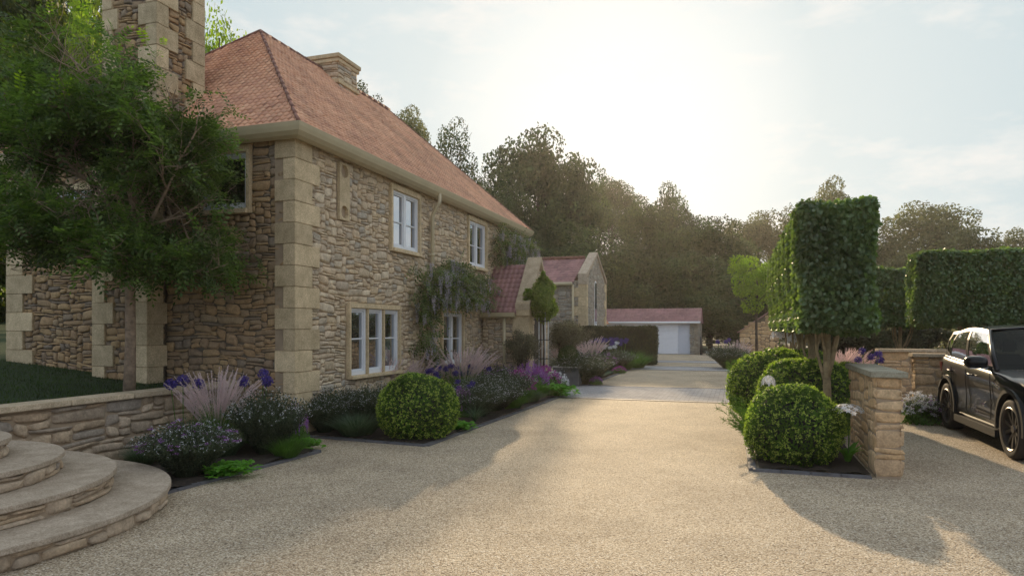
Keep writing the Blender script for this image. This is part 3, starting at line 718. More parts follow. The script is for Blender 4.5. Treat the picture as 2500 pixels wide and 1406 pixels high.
mb.build('porch_gutter', M['gutter'], porch, fix=False)
mb = MB(); xx = ony(1231, PY0-.08)[0]; mb.tube([(xx, PY0-.08, 1.93), (xx, PY0-.08, 0)], .042, 10); mb.build('porch_downpipe', M['gutter'], porch, True)
mb = MB(); mb.box((PX-.16, PY0+.555, 0), (PX-.10, PY1-.555, 1.895)); mb.build('porch_door', M['bark_dark'], porch)

# ------------------------------------------------------------------ barn wing beyond the porch
barn = thing('stone_barn', 'stone barn wing with pink tiled roof and tall arched window in its gable', 'barn', (-7, 34.5, 0))
def bk(o): return kid(o, barn)
BX, B0, B1, BE, BP = -6.86, 32.1, 37.3, 3.92, 5.25; bmid = (B0+B1)/2; BW = -22
mb = MB(); mb.box((BW, B0+.03, 0), (BX-.4, B0+.3, BE)); mb.box((BW, B1-.3, 0), (BX-.4, B1-.03, BE))
mb.prism([(BX-.4, B0+.03, 0), (BX-.4, B1-.03, 0), (BX-.4, B1-.03, BE+.1), (BX-.4, bmid, BP+.12), (BX-.4, B0+.03, BE+.1)], (.37, 0, 0))
bk(mb.build('wall', M['mortar']))
gz = lambda u, v: v < BE + (BP-BE)*(1-abs(u-(B1-B0)/2)/((B1-B0)/2)) - .02
aw = (2.1, 1.75, 2.75, 4.05)
V, Fc = cat([place_sheet(rubble(BX-BW, BE, rng(51), cw=.10, ch=.075), (BW, B0+.03, 0), (1, 0, 0), (0, -1, 0)),
             place_sheet(rubble(B1-B0, BP, rng(52), [(aw[0]-.05, aw[1], aw[2]+.05, aw[3]), (2.0, 0, 2.85, 1.75)], keep=gz, cw=.09, ch=.06), (BX-.03, B0, 0), (0, 1, 0), (1, 0, 0))])
bk(link('stone_facing', np_mesh(V, Fc), M['rubble_far'], None, True))
mb = MB(); quoins(mb, BX, B0, 1, -1, 0, BE+.1, 9, la=.62, sh=.38, lb=.35, shb=.3); bk(mb.build('corner_quoins', M['quoin'], bevel=.008)); mb = MB(); quoins(mb, BX, B1, 1, 1, 0, BE+.1, 9, la=.5, lb=.5)
bk(mb.build('corner_quoins', M['quoin'], bevel=.008))
mb = MB()
for s in (-1, 1):
    ye = bmid + s*(B1-B0)/2*1.03
    mb.prism([(BX-.40, ye, BE+.12), (BX-.40, bmid, BP+.12), (BX-.40, bmid, BP+.28), (BX-.40, ye, BE+.32)], (.445, 0, 0))
mb.box((BX-.38, B0-.08, BE-.2), (BX+.05, B0+.38, BE+.13))
bk(mb.build('coping', M['tread'], bevel=.01))
L = math.hypot(bmid-B0, BP-BE)
V, Fc = cat([tiles((BW, B0-.12, BE-.1), (1, 0, 0), (0, (bmid-B0)/L, (BP-BE)/L), BX-.6-BW, L+.1, tw=.24, tl=.3, r=rng(8)), tiles((BW, B1+.12, BE-.1), (1, 0, 0), (0, -(bmid-B0)/L, (BP-BE)/L), BX-.6-BW, L+.1, tw=.3, tl=.3, r=rng(9))])
bk(link('roof', np_mesh(V, Fc), M['tile_dark'])); bk(ridge_caps('ridge_tiles', (BW, bmid, BP+.02), (BX-.6, bmid, BP+.02), .1, M['ridge'], None))
mb = MB(); mb.tube([(BW, B0-.14, BE-.16), (BX-.66, B0-.14, BE-.16)], .09, 10); xx = ony(1399, B0-.05)[0]; mb.tube([(xx, B0-.06, BE-.2), (xx, B0-.06, 0)], .06, 10)
bk(mb.build('gutter', M['gutter'], smooth=True))
def archwin(mb, X, X2, a, b, z0, z1, n=8):
    rr = (b-a)/2; pts = [(X, a, z0), (X, b, z0)] + [(X, a+rr+rr*math.cos(t), z1-rr+rr*math.sin(t)) for t in np.linspace(0, PI, n)]
    mb.prism(pts, (X2-X, 0, 0))
aw = (B0+2.1, 1.75, B0+2.75, 4.05)
mb = MB(); archwin(mb, BX-.10, BX-.02, aw[0], aw[2], aw[1], aw[3]); w1 = bk(mb.build('arched_window', M['white']))
mb = MB()
for s in (0, 1): archwin(mb, BX-.05, BX-.012, aw[0]+.07+s*.28, aw[0]+.07+.23+s*.28, aw[1]+.1, aw[3]-.1)
mb.build('pane', M['pane'], w1)
mb = MB(); archwin(mb, BX-.10, BX-.015, B0+2.0, B0+2.85, .1, 1.95); w2 = bk(mb.build('arched_door', M['white']))

# ------------------------------------------------------------------ garage and gate and right outbuilding
gar = thing('garage', 'long low garage with white doors and plum pantile roof at the end of the drive', 'garage', (-5, 45, 0))
def gk(o): return kid(o, gar)
GY, GB, GR, GE, GP = 43.6, 47.6, -2.25, 1.97, 2.92; gm = (GY+GB)/2; GL = -8.6
mb = MB(); mb.box((GL, GY+.3, 0), (GR-.26, GB-.05, GE)); mb.prism([(GR-.25, GY+.03, 0), (GR-.25, GB, 0), (GR-.25, GB, GE), (GR-.25, gm, GP), (GR-.25, GY+.03, GE)], (.22, 0, 0)); gk(mb.build('wall', M['mortar']))
mb = MB(); 
V, Fc = cat([place_sheet(rubble(.55, GE, rng(61), cw=.09), (GR-.55, GY+.03, 0), (1, 0, 0), (0, -1, 0)),
             place_sheet(rubble(GB-GY, GP, rng(62), keep=lambda u, v: v < GE+(GP-GE)*(1-abs(u-2)/2), cw=.11, ch=.075), (GR-.03, GY, 0), (0, 1, 0), (1, 0, 0))])
gk(link('stone_facing', np_mesh(V, Fc), M['rubble_far'], None, True))
xa, xb, xc, xd = -8.3, ony(1600, GY)[0]-.9, ony(1656, GY)[0], ony(1693, GY)[0]
mb = MB()
for i in range(4):
    z0 = .03+i*.47
    for (p, q) in ((xb-1.9, xb-.95), (xb-.945, xb+.0), (xb+.0, (xb+xc)/2), ((xb+xc)/2, xc)): mb.box((p+.008, GY+.08, z0), (q-.008, GY+.12, z0+.46))
d = gk(mb.build('panel_door', M['whitedoor'], bevel=.006)); d['label'] = 'white panelled garage door'
mb = MB()
for i in range(26): mb.hexa([(xc+.02, GY+.10, .04+i*.071), (xd, GY+.10, .04+i*.071), (xd, GY+.14, .04+i*.071), (xc+.02, GY+.14, .04+i*.071), (xc+.02, GY+.06, .04+i*.071+.01), (xd, GY+.06, .04+i*.071+.01), (xd, GY+.14, .04+i*.071+.06), (xc+.02, GY+.14, .04+i*.071+.06)])
gk(mb.build('louvred_door', M['whitedoor']))
mb = MB(); mb.box((GL, GY+.13, 0), (xd+.04, GY+.18, GE-.02)); gk(mb.build('door_surround', M['whitedoor']))
L = math.hypot(gm-GY+.15, GP-GE); 
V, Fc = cat([tiles((GL, GY-.15, GE-.02), (1, 0, 0), (0, (gm-GY+.15)/L, (GP-GE)/L), GR+.1-GL, L, tw=.2, tl=.25, r=rng(10)), tiles((GL, GB+.15, GE-.02), (1, 0, 0), (0, -(gm-GY+.15)/L, (GP-GE)/L), GR+.1-GL, L, tw=.3, tl=.3, r=rng(10))])
gk(link('roof', np_mesh(V, Fc), M['tile_dark']))
mb = MB(); mb.prism([(GL, GY-.13, GE-.04), (GL, GB+.1, GE-.04), (GL, gm, GP-.03)], (GR+.08-GL, 0, 0)); gk(mb.build('roof_deck', M['tile_dark']))
mb = MB(); mb.tube([(GL, GY-.2, GE), (GR+.1, GY-.2, GE)], .07, 8); gk(mb.build('gutter', M['white'], smooth=True))
ann = thing('garage_annexe', 'small tiled annexe with a lower roof between the garage and the barn', 'outbuilding', (-9.5, 44, 0))
mb = MB(); mb.box((-12.5, 43.4, 0), (-8.65, 46.9, 1.9)); kid(mb.build('wall', M['quoin']), ann)
V, Fc = tiles((-12.5, 43.1, 1.88), (1, 0, 0), (0, .88, .47), 4.8, 2.2, lambda s: 0, lambda s: 4.8-s*.5, tw=.2, tl=.25, r=rng(12)); kid(link('roof', np_mesh(V, Fc), M['tile']), ann)

gx0, gy0, _ = g(1714, 866); gx1 = ony(1810, gy0)[0]
gate = thing('metal_gate', 'thin dark five-bar metal gate between garage and stone outbuilding', 'gate', (gx0, gy0, 0))
mb = MB()
for x in (0, (gx1-gx0)*.42, gx1-gx0-.05): mb.tube([(x, 0, 0), (x, 0, .98)], .03, 6)
for z in (.12, .34, .54, .72, .88): mb.tube([(0, 0, z), (gx1-gx0-.05, 0, z)], .024, 6)
mb.build('bars', M['iron'], gate, True)
mb = MB(); mb.tube([(-.08, 0, 0), (-.08, 0, 1.1)], .05, 8); mb.build('post', M['iron'], gate, True)

ob = thing('stone_outbuilding', 'brown stone outbuilding with tiled gable roof behind the clipped trees', 'outbuilding', (5, 40, 0))
ox0, oy, _ = g(1806, 866); oy = oy-1.0; ox0 = ony(1806, oy)[0]; ox1 = ony(2010, oy)[0]; om = (ox0+ox1)/2; oe = zat(812, 41); op = oe + (om-ox0)*.70
mb = MB(); mb.prism([(ox0, oy+.03, 0), (ox1, oy+.03, 0), (ox1, oy+.03, oe), (om, oy+.03, op), (ox0, oy+.03, oe)], (0, 6, 0)); kid(mb.build('wall', M['mortar_dark']), ob)
hwid = (ox1-ox0)/2
kid(link('stone_facing', np_mesh(*place_sheet(rubble(ox1-ox0, op, rng(71), keep=lambda u, v: v < oe+(op-oe)*(1-abs(u-hwid)/hwid)-.01, cw=.12, ch=.09), (ox0, oy+.03, 0), (1, 0, 0), (0, -1, 0))), M['rubble_warm'], None, True), ob)
L = math.hypot(hwid+.1, op-oe+.06)
V, Fc = cat([tiles((ox0-.1, oy-.08, oe-.02), (0, 1, 0), ((hwid+.1)/L, 0, (op-oe+.06)/L), 6.2, L, tw=.25, tl=.3, r=rng(14)), tiles((ox1+.1, oy-.08, oe-.02), (0, 1, 0), (-(hwid+.1)/L, 0, (op-oe+.06)/L), 6.2, L, tw=.25, tl=.3, r=rng(14))])
kid(link('roof', np_mesh(V, Fc), M['tile_dark']), ob)

# ------------------------------------------------------------------ walls on the right
def freewall(name, label, x0, y0, x1, y1, h, m, seed, capm='cap', cut=.075, cwid=.085, chh=.066, ov=.035):
    t = thing(name, label, 'wall', ((x0+x1)/2, (y0+y1)/2, 0))
    mb = MB(); mb.box((x0+.03, y0+.03, -.02), (x1-.03, y1-.03, h-cut)); kid(mb.build('core', M['mortar']), t)
    V, Fc = cat([place_sheet(rubble(x1-x0, h-cut, rng(seed), cw=cwid, ch=chh, depth=.011, gap=.011), (x0, y0+.03, 0), (1, 0, 0), (0, -1, 0)),
                 place_sheet(rubble(x1-x0, h-cut, rng(seed+1), cw=cwid, ch=chh, depth=.011, gap=.011), (x0, y1-.03, 0), (1, 0, 0), (0, 1, 0)),
                 place_sheet(rubble(y1-y0, h-cut, rng(seed+2), cw=cwid, ch=chh, depth=.011, gap=.011), (x0+.03, y0, 0), (0, 1, 0), (-1, 0, 0)),
                 place_sheet(rubble(y1-y0, h-cut, rng(seed+3), cw=cwid, ch=chh, depth=.011, gap=.011), (x1-.03, y0, 0), (0, 1, 0), (1, 0, 0))])
    kid(link('stone_facing', np_mesh(V, Fc), m, None, True), t)
    mb = MB(); L = y1-y0 if y1-y0 > x1-x0 else x1-x0; n = max(1, round(L/1.1))
    for i in range(n):
        if y1-y0 > x1-x0: mb.box((x0-ov, y0-ov+(L+2*ov)*i/n+.002, h-cut+.002), (x1+ov, y0-ov+(L+2*ov)*(i+1)/n-.002, h-.01))
        else: mb.box((x0-ov+(L+2*ov)*i/n+.002, y0-ov, h-cut+.002), (x0-ov+(L+2*ov)*(i+1)/n-.002, y1+ov, h-.01))
    kid(mb.build('cap', M[capm], bevel=.006), t); return t
freewall('garden_wall', 'nearest waist-high warm stone wall with slate cap at the end of the right bed', 1.42, 8.34, 1.715, 10.15, 1.18, M['rubble_warm'], 80)
freewall('garden_wall', 'low stone wall running back behind the multi-stemmed clipped tree trunks', 1.42, 18.2, 1.715, 25.2, 1.18, M['rubble_warm'], 84, cwid=.09)
freewall('garden_wall', 'long stone wall behind the black car topped with pale coping', 2.95, 16.7, 12.0, 16.98, 1.20, M['rubble_warm'], 88, 'coping')
freewall('garden_wall', 'short stone wall end standing just behind the rear wheel of the black car', 3.07, 14.15, 5.2, 14.42, 1.19, M['rubble_warm'], 92, 'coping')

# ================================================================== PLANTS
PROTO = {}
def place(kind, x, y, z, label, cat_, rz=0., s=1., sz=None, group=None, var=0):
    """first use builds the plant, every later one copies it with its parts"""
    key = (kind, var); name, fn = KIND[kind]
    if key not in PROTO: o = thing(name, label, cat_); fn(o, var); PROTO[key] = o
    else: o = copy_tree(PROTO[key]); [o.__delitem__(k) for k in ('group',) if k in o]
    o.location = (x, y, z); o.rotation_euler = (0, 0, rz); o.scale = (s, s, s if sz is None else sz)
    return tag(o, label, cat_, group)
def L_(name, VF, m, parent, smooth=False): return link(name, np_mesh(*VF), m, parent, smooth)

def k_boxball(o, var):                    # unit ball, radius 1, centre z .8
    r = rng(100+var); n = 15000
    d = sph(n, r); d[:, 2] = np.where(d[:, 2] < -.75, -d[:, 2], d[:, 2]); lump = 1+.075*np.sin(4.1*d[:, 0]+var*2)*np.sin(3.6*d[:, 1]+2)*np.sin(3.3*d[:, 2]+1+var)+.022*np.sin(17*d[:, 0])*np.sin(15*d[:, 2]+d[:, 1]*9)
    rad = (lump*(1 - .13*r.random(n)**1.6 + .07*(r.random(n) < .025)*r.random(n)))[:, None]
    C = d*rad; C[:, 2] = C[:, 2]*.93 + .80
    a = leaves(C, d + r.normal(0, .55, (n, 3)), r.uniform(.045, .075, n), r)
    L_('foliage', a, M['lf_box'], o)
    n = 1500; d = sph(n, r); d = d[d[:, 2] > -.7]; n = len(d); lump = (1+.075*np.sin(4.1*d[:, 0]+var*2)*np.sin(3.6*d[:, 1]+2)*np.sin(3.3*d[:, 2]+1+var)+.03*r.random(n)**3)[:, None]
    C = d*lump*1.025; C[:, 2] = C[:, 2]*.93+.80
    CC = np.repeat(C, 6, 0) + r.normal(0, .011, (n*6, 3)); DD = np.repeat(d, 6, 0)
    L_('young_shoots', leaves(CC, DD + r.normal(0, .8, CC.shape), r.uniform(.028, .046, n*6), r), M['lf_shoot'], o)
    mb = MB(); mb.lathe([(.02, .02), (.55, .12), (.78, .45), (.84, .8), (.72, 1.25), (.4, 1.52), (.01, 1.6)], n=20); mb.build('dark_core', M['dark'], o, True)  # solid near-black core, stands for the shade inside the ball
def k_boxdark(o, var):
    r = rng(130+var); n = 9000; d = sph(n, r); C = d*(1-.12*r.random(n))[:, None]; C[:, 2] = C[:, 2]*.85+.7
    L_('foliage', leaves(C, d+r.normal(0, .6, C.shape), r.uniform(.05, .08, n), r), M['lf_boxdark'], o)
def k_lav(o, var):                        # dark twiggy flowering shrub, unit radius .5, height 1
    r = rng(150+var); n = 1100
    az = r.uniform(0, 2*PI, n); q = np.sqrt(r.random(n)); lean = q*R(50)
    B = np.stack([.18*q*np.cos(az), .18*q*np.sin(az), np.zeros(n)], 1)
    Ln = r.uniform(.72, 1.05, n)*(1-.18*q)
    V, Fc, P = blades(B, az, lean*.55, lean, Ln, np.full(n, .008), 4)
    st = (V, Fc)
    m = 22; t = np.tile(np.linspace(.22, 1, m), n); i = np.repeat(np.arange(n), m)
    f = t*4; k = np.minimum(f.astype(int), 3); w = (f-k)[:, None]
    C = P[i, k]*(1-w)+P[i, k+1]*w + r.normal(0, .008, (n*m, 3))
    lv = leaves(C, sph(len(C), r), r.uniform(.018, .042, len(C)), r)
    L_('foliage', cat([st, lv]), M['lf_lav'], o)
    k = r.choice(n, 420); C = P[k, 4]+r.normal(0, .02, (420, 3)); CC = np.repeat(C, 4, 0)+r.normal(0, .005, (1680, 3))
    L_('flowers', leaves(CC, sph(1680, r), r.uniform(.011, .02, 1680), r), M['fl_mauve' if var == 2 else 'fl_white'], o)
    if var in (1, 2):
        k = r.choice(n, 60); C = P[k, 4]; CC = np.repeat(C, 26, 0)+r.normal(0, .018, (1560, 3))*np.array([1, 1, .45])
        L_('flower_clusters', leaves(CC, sph(1560, r)+np.array([0, 0, 1.]), r.uniform(.014, .026, 1560), r), M['fl_mauve'], o)
def k_plume(o, var):                      # fountain grass: foliage .6 high, plumes 1.0
    r = rng(170+var); n = 620; az = r.uniform(0, 2*PI, n); q = np.sqrt(r.random(n))
    B = np.stack([.09*q*np.cos(az), .09*q*np.sin(az), np.zeros(n)], 1)
    V, Fc, _ = blades(B, az, q*.35, .3+q*1.15, r.uniform(.5, .85, n), r.uniform(.006, .011, n), 5)
    L_('foliage', (V, Fc), M['lf_grass'], o)
    n = 120; az = r.uniform(0, 2*PI, n); q = np.sqrt(r.random(n)); B = np.stack([.07*q*np.cos(az), .07*q*np.sin(az), np.zeros(n)], 1)
    V, Fc, P = blades(B, az, q*.30, .15+q*.85, r.uniform(.72, 1.12, n), np.full(n, .004), 6)
    m = 110; i = np.repeat(np.arange(n), m); t = .58+.42*r.random(n*m); f = t*6; k = np.minimum(f.astype(int), 5); w = (f-k)[:, None]
    C = P[i, k]*(1-w)+P[i, k+1]*w; d = unit(P[i, 6]-P[i, 4]); sp = unit(sph(n*m, r)*.55+d)
    w = (.010+.015*np.sin((t-.58)/.42*PI))
    hs = rods(C, C+sp*w[:, None]*1.6, .0034)
    L_('plumes', cat([(V, Fc), hs]), M['plume'], o)
def k_agap(o, var):                       # clump of violet globes; unit height about 1
    r = rng(190+var); n = 120; az = r.uniform(0, 2*PI, n)
    B = np.stack([.05*np.cos(az), .05*np.sin(az), np.zeros(n)], 1)
    L_('foliage', blades(B, az, r.uniform(0, .3, n), r.uniform(.7, 1.7, n), r.uniform(.35, .6, n), r.uniform(.014, .024, n), 5)[:2], M['lf_grass'], o)
    heads = 1 if var == 3 else (3 if var == 0 else 5)
    for h in range(heads):
        a = 2*PI*h/heads+r.uniform(-.4, .4); q = r.uniform(.12, .42) if heads > 1 else .02; z = r.uniform(.82, 1.05)
        c = np.array([q*math.cos(a), q*math.sin(a), z])
        mb = MB(); mb.tube([(c[0]*.2, c[1]*.2, 0), (c[0]*.7, c[1]*.7, z*.55), tuple(c)], [.007, .006, .005], 5); so = mb.build('stem', M['lf_grass'], o)
        n = 70; d = sph(n, r); d[:, 2] = d[:, 2]*.9+.1; rr = .076
        V1 = rods(np.repeat(c[None], n, 0), c+d*rr, .0022)
        CC = np.repeat(c+d*rr, 5, 0)
        V2 = leaves(CC, np.repeat(d, 5, 0)+r.normal(0, .45, CC.shape), r.uniform(.016, .026, len(CC)), r)
        V3 = leaves(CC-.4*(CC-c), sph(len(CC), r), np.full(len(CC), .016), r)
        L_('flower_head', cat([V1, V2, V3]), M['fl_white'] if var == 4 else M['fl_purple'], so)
def k_whiteag(o, var):                    # big white umbel over a rosette, head at z .72
    r = rng(210); 
    if var == 0:
        n = 16; az = np.linspace(0, 2*PI, n, endpoint=False)+r.uniform(-.2, .2, n); VV = []
        for i in range(n):
            a = az[i]; L = r.uniform(.2, .3); w = .028; l1 = R(r.uniform(45, 95)); P = np.zeros(3)+np.array([.02*math.cos(a), .02*math.sin(a), .04]); sd = np.array([-math.sin(a), math.cos(a), 0]); row = []
            for k in range(7):
                t = k/6; ww = w*math.sin(PI*min(1, .25+t*.75))*(1 if t < .99 else .05); up = np.array([-math.cos(a)*.3, -math.sin(a)*.3, .9])
                row += [P - sd*ww + up*ww*.35, P, P + sd*ww + up*ww*.35]
                l = R(15)+l1*t*.9; P = P + np.array([math.cos(a)*math.sin(l), math.sin(a)*math.sin(l), math.cos(l)])*L/6
            VV.append((np.array(row), np.array([(3*k+j, 3*k+j+1, 3*k+j+4, 3*k+j+3) for k in range(6) for j in range(2)])))
        L_('rosette', cat(VV), M['lf_bright'], o, True)
    zt = .66
    mb = MB(); mb.tube([(0, 0, 0), (.012, 0, .3), (0, .004, zt)], .007, 6); mb.build('stem', M['lf_grass'], o)
    c = np.array([0, 0, zt-.01]); n = 26; k_ = np.arange(n)+.5; ph = np.arccos(1-1.05*k_/n); d = np.stack([np.cos(k_*2.4)*np.sin(ph), np.sin(k_*2.4)*np.sin(ph), np.cos(ph)], 1); n = len(d)
    tip = c + d*np.array([.150, .150, .085])
    VV = [rods(np.repeat(c[None], n, 0), tip, .003)]
    for k in range(6):
        a, b, nn = basis(d+np.array([0, 0, .25]), r, np.full(n, 2*PI*k/6))
        VV.append(inst([(0, 0, 0), (.45, -.24, .10), (1, 0, .05), (.45, .24, .10)], [(0, 1, 2, 3)], tip, a, b, nn, np.full(n, .040)))
    L_('flower_head', cat(VV), M['fl_white'], o)
def k_fescue(o, var):                     # low mound of fine blades, radius .5
    r = rng(230+var); n = 900; az = r.uniform(0, 2*PI, n); q = np.sqrt(r.random(n))
    B = np.stack([.22*q*np.cos(az), .22*q*np.sin(az), np.zeros(n)], 1)
    L_('foliage', blades(B, az+r.normal(0, .3, n), q*.5, .5+q*1.0, r.uniform(.35, .62, n), r.uniform(.006, .011, n), 4)[:2], M['lf_fescue' if var == 0 else 'lf_grass'], o)
def k_carex(o, var):
    r = rng(240); n = 130; az = r.uniform(0, 2*PI, n); q = r.random(n); B = np.zeros((n, 3))
    L_('foliage', blades(B, az, q*.6, 1.2+q*.9, r.uniform(.5, .95, n), r.uniform(.008, .014, n), 7)[:2], M['plume' if var else 'lf_fescue'], o)
def k_flowers(o, var):                    # low cushion with flower clusters; 0 magenta 1 white 2 mauve spikes
    r = rng(250+var); n = 1500; d = sph(n, r); d[:, 2] = abs(d[:, 2]); C = d*(r.random(n)**.4)[:, None]*np.array([.45, .45, .34])
    L_('foliage', leaves(C, d+r.normal(0, .5, C.shape), r.uniform(.04, .08, n), r), M['lf_grass'], o)
    n = 110; d = sph(n, r); d[:, 2] = abs(d[:, 2])*.8+.35; C = unit(d)*np.array([.46, .46, .48])*r.uniform(.85, 1.05, (n, 1))
    mult = 26; CC = np.repeat(C, mult, 0)
    if var == 2: CC = CC + np.stack([r.normal(0, .008, n*mult), r.normal(0, .008, n*mult), r.uniform(-.03, .14, n*mult)], 1)
    else: CC = CC + r.normal(0, .02, CC.shape)*np.array([1, 1, .4])
    L_('flowers', leaves(CC, sph(len(CC), r)+np.array([0, 0, .8]), r.uniform(.018, .034, len(CC)), r), M[('fl_magenta', 'fl_white', 'fl_mauve')[var]], o)
    L_('stems', rods(C*np.array([.3, .3, 0]), C, .004), M['lf_grass'], o)
def k_brightleaf(o, var):
    r = rng(260+var); n = 150; C = np.stack([r.normal(0, .13, n), r.normal(0, .13, n), r.uniform(.03, .16, n)], 1)
    VV = []
    for k in range(5):
        a, b, nn = basis(np.array([[0, 0, 1.]])+r.normal(0, .25, (n, 3)), r, k*1.1-2.2+np.arange(n)*1.0)
        VV.append(inst(*LEAF, C, a, b, nn, r.uniform(.05, .09, n)))
    L_('foliage', cat(VV+[rods(C*np.array([.3, .3, 0]), C, .004)]), M['lf_bright'], o)
def k_rosemary(o, var):                   # feathery upright sprays
    r = rng(270); n = 60; az = r.uniform(0, 2*PI, n); q = np.sqrt(r.random(n)); B = np.zeros((n, 3))
    V, Fc, P = blades(B, az, q*.5, q*1.25, r.uniform(.6, 1.05, n), np.full(n, .008), 6)
    m = 60; i = np.repeat(np.arange(n), m); t = r.uniform(.2, 1, n*m); f = t*6; k = np.minimum(f.astype(int), 5); w = (f-k)[:, None]; C = P[i, k]*(1-w)+P[i, k+1]*w
    d = unit(P[i, k+1]-P[i, k])*.8+sph(n*m, r)*.8
    L_('foliage', cat([(V, Fc), rods(C, C+unit(d)*.085, .008)]), M['lf_grass'], o)
def twiggy(o, var, mat, cz, rad, stem, seed, nl=9000, ls=(.02, .045), trunks=3, twist=.12):
    r = rng(seed); mb = MB()
    d = sph(44, r); C0 = d*rad*r.uniform(.35, .95, (44, 1)); C0[:, 2] += cz
    for k in range(trunks):
        a = 2*PI*k/trunks+.4; p = [(.05*math.cos(a), .05*math.sin(a), 0)]
        for j in range(1, 6): t = j/5; p.append((math.cos(a+t*2)*(.05+twist*t), math.sin(a+t*2)*(.05+twist*t), cz*.9*t))
        mb.tube(p, [stem*(1-.5*j/5) for j in range(6)], 6)
        for c in C0[k::trunks]: 
            q = Vector(p[3+int(r.integers(0, 3))]); c = Vector(c); mb.tube([q, (q+c)/2+Vector((0, 0, -.05*cz)), c], [stem*.4, stem*.28, stem*.12], 4)
    mb.build('stems', M['bark_dark'], o, True)
    k = r.integers(0, 44, nl); C = C0[k]+sph(nl, r)*r.random((nl, 1))**.5*rad*.36
    L_('foliage', leaves(C, sph(nl, r), r.uniform(*ls, nl), r), M[mat], o)
def k_olive(o, var): twiggy(o, var, 'lf_olive', 1.3, np.array([.55, .55, .42]), .022, 300+var, 7500, (.03, .055))
def k_grey(o, var): twiggy(o, var, 'lf_grey', .6, np.array([.95, .75, .55]), .03, 310+var, 15000, (.05, .085))
def k_standard(o, var):                   # leafy climber trained into a column on poles
    r = rng(320); mb = MB()
    for a in range(4): x, y = .13*math.cos(a*PI/2+.6), .13*math.sin(a*PI/2+.6); mb.tube([(x, y, 0), (x, y, 1.75)], .016, 6)
    mb.build('poles', M['steel'], o, True)
    mb = MB(); mb.tube([(0, 0, 0), (.02, .01, .8), (-.01, 0, 1.5), (0, 0, 2.3)], [.03, .026, .022, .01], 6); mb.build('trunk', M['bark_dark'], o, True)
    mb = MB()
    for z in (.5, 1.0, 1.5): mb.lathe([(.14, z), (.15, z), (.15, z+.02), (.14, z+.02)], n=16)
    mb.build('hoops', M['iron'], o)
    n = 7500; d = sph(n, r); rr = r.random(n)**.35; C = d*rr[:, None]*np.array([.36, .36, .70]); C[:, 2] += 2.13
    C[:, 0] *= 1+.35*np.sin(C[:, 2]*8); C[:, 1] *= 1+.35*np.cos(C[:, 2]*6.3)
    e = np.where(C[:, 2] > 2.2, np.clip((2.9-C[:, 2])/.6, .25, 1), 1)[:, None]; C[:, :2] *= e; lob = r.random(n) < .2; C[lob] = sph(int(lob.sum()), r)*np.array([.16, .16, .26])*r.random((int(lob.sum()), 1))**.4+np.array([-.38, -.12, 2.12])
    L_('foliage', leaves(C, d+r.normal(0, .5, C.shape), r.uniform(.04, .075, n), r, LEAF), M['lf_ivy'], o)
M['lf_ivy'] = foliage('climber_leaf', [(.11,.16,.03),(.17,.22,.05),(.22,.25,.07)], .4, cl=4, clump=.35)
KIND = dict(boxball=('clipped_box_ball', k_boxball), boxdark=('box_ball', k_boxdark), lav=('flowering_shrub', k_lav), plume=('fountain_grass', k_plume),
            agap=('agapanthus', k_agap), whiteag=('white_agapanthus', k_whiteag), fescue=('grass_clump', k_fescue), carex=('sedge', k_carex),
            flowers=('flowering_perennial', k_flowers), leaf=('leafy_perennial', k_brightleaf), rosemary=('feathery_shrub', k_rosemary),
            olive=('olive_tree', k_olive), grey=('grey_shrub', k_grey), standard=('trained_climber', k_standard))

def P(px, py): q = g(px, py); return q[0], q[1]
def put(kind, px, py, label, cat_='plant', s=1., sz=None, group=None, var=0, z=.03, rz=None, xy=None):
    x, y = xy or P(px, py); return place(kind, x, y, z, label, cat_, rnd.uniform(0, 6) if rz is None else rz, s, sz, group, var)
# --- bed in front of the garden wall
put('plume', 0, 0, 'tall fountain grass with pink plumes in front of the low garden wall', s=.88, xy=(-6.50, 7.30), sz=1.06)
put('lav', 460, 1165, 'dark low shrub with mauve flower clusters beside the bottom round step', s=.82, sz=.62, var=1)
put('lav', 655, 1112, 'tall dark twiggy shrub with tiny white flowers at the house corner, left bed', s=.80, sz=.86)
put('agap', 0, 0, 'violet agapanthus clump behind the dark shrub near the house corner', s=.95, sz=1.02, xy=(-6.15, 7.7), var=0, z=.05)
put('agap', 0, 0, 'violet agapanthus clump growing through the pink plumes by the garden wall', s=.95, sz=1.0, xy=(-6.75, 7.0), var=0, z=.05)
put('fescue', 345, 1140, 'low dark grass tuft between the garden wall and the top edge of the bottom step', s=.55, sz=.55)
put('fescue', 440, 1112, 'low dark grass tuft at the foot of the pink plumes', s=.6, sz=.7)
put('leaf', 560, 1165, 'bright green leafy clump under the mauve flowered shrub', s=.8)
put('leaf', 742, 1098, 'bright green leafy clump at the pointed corner of the left bed', s=.7)
put('flowers', 722, 1085, 'small mauve flower clump at the right tip of the left bed', s=.42, sz=.95, var=2)
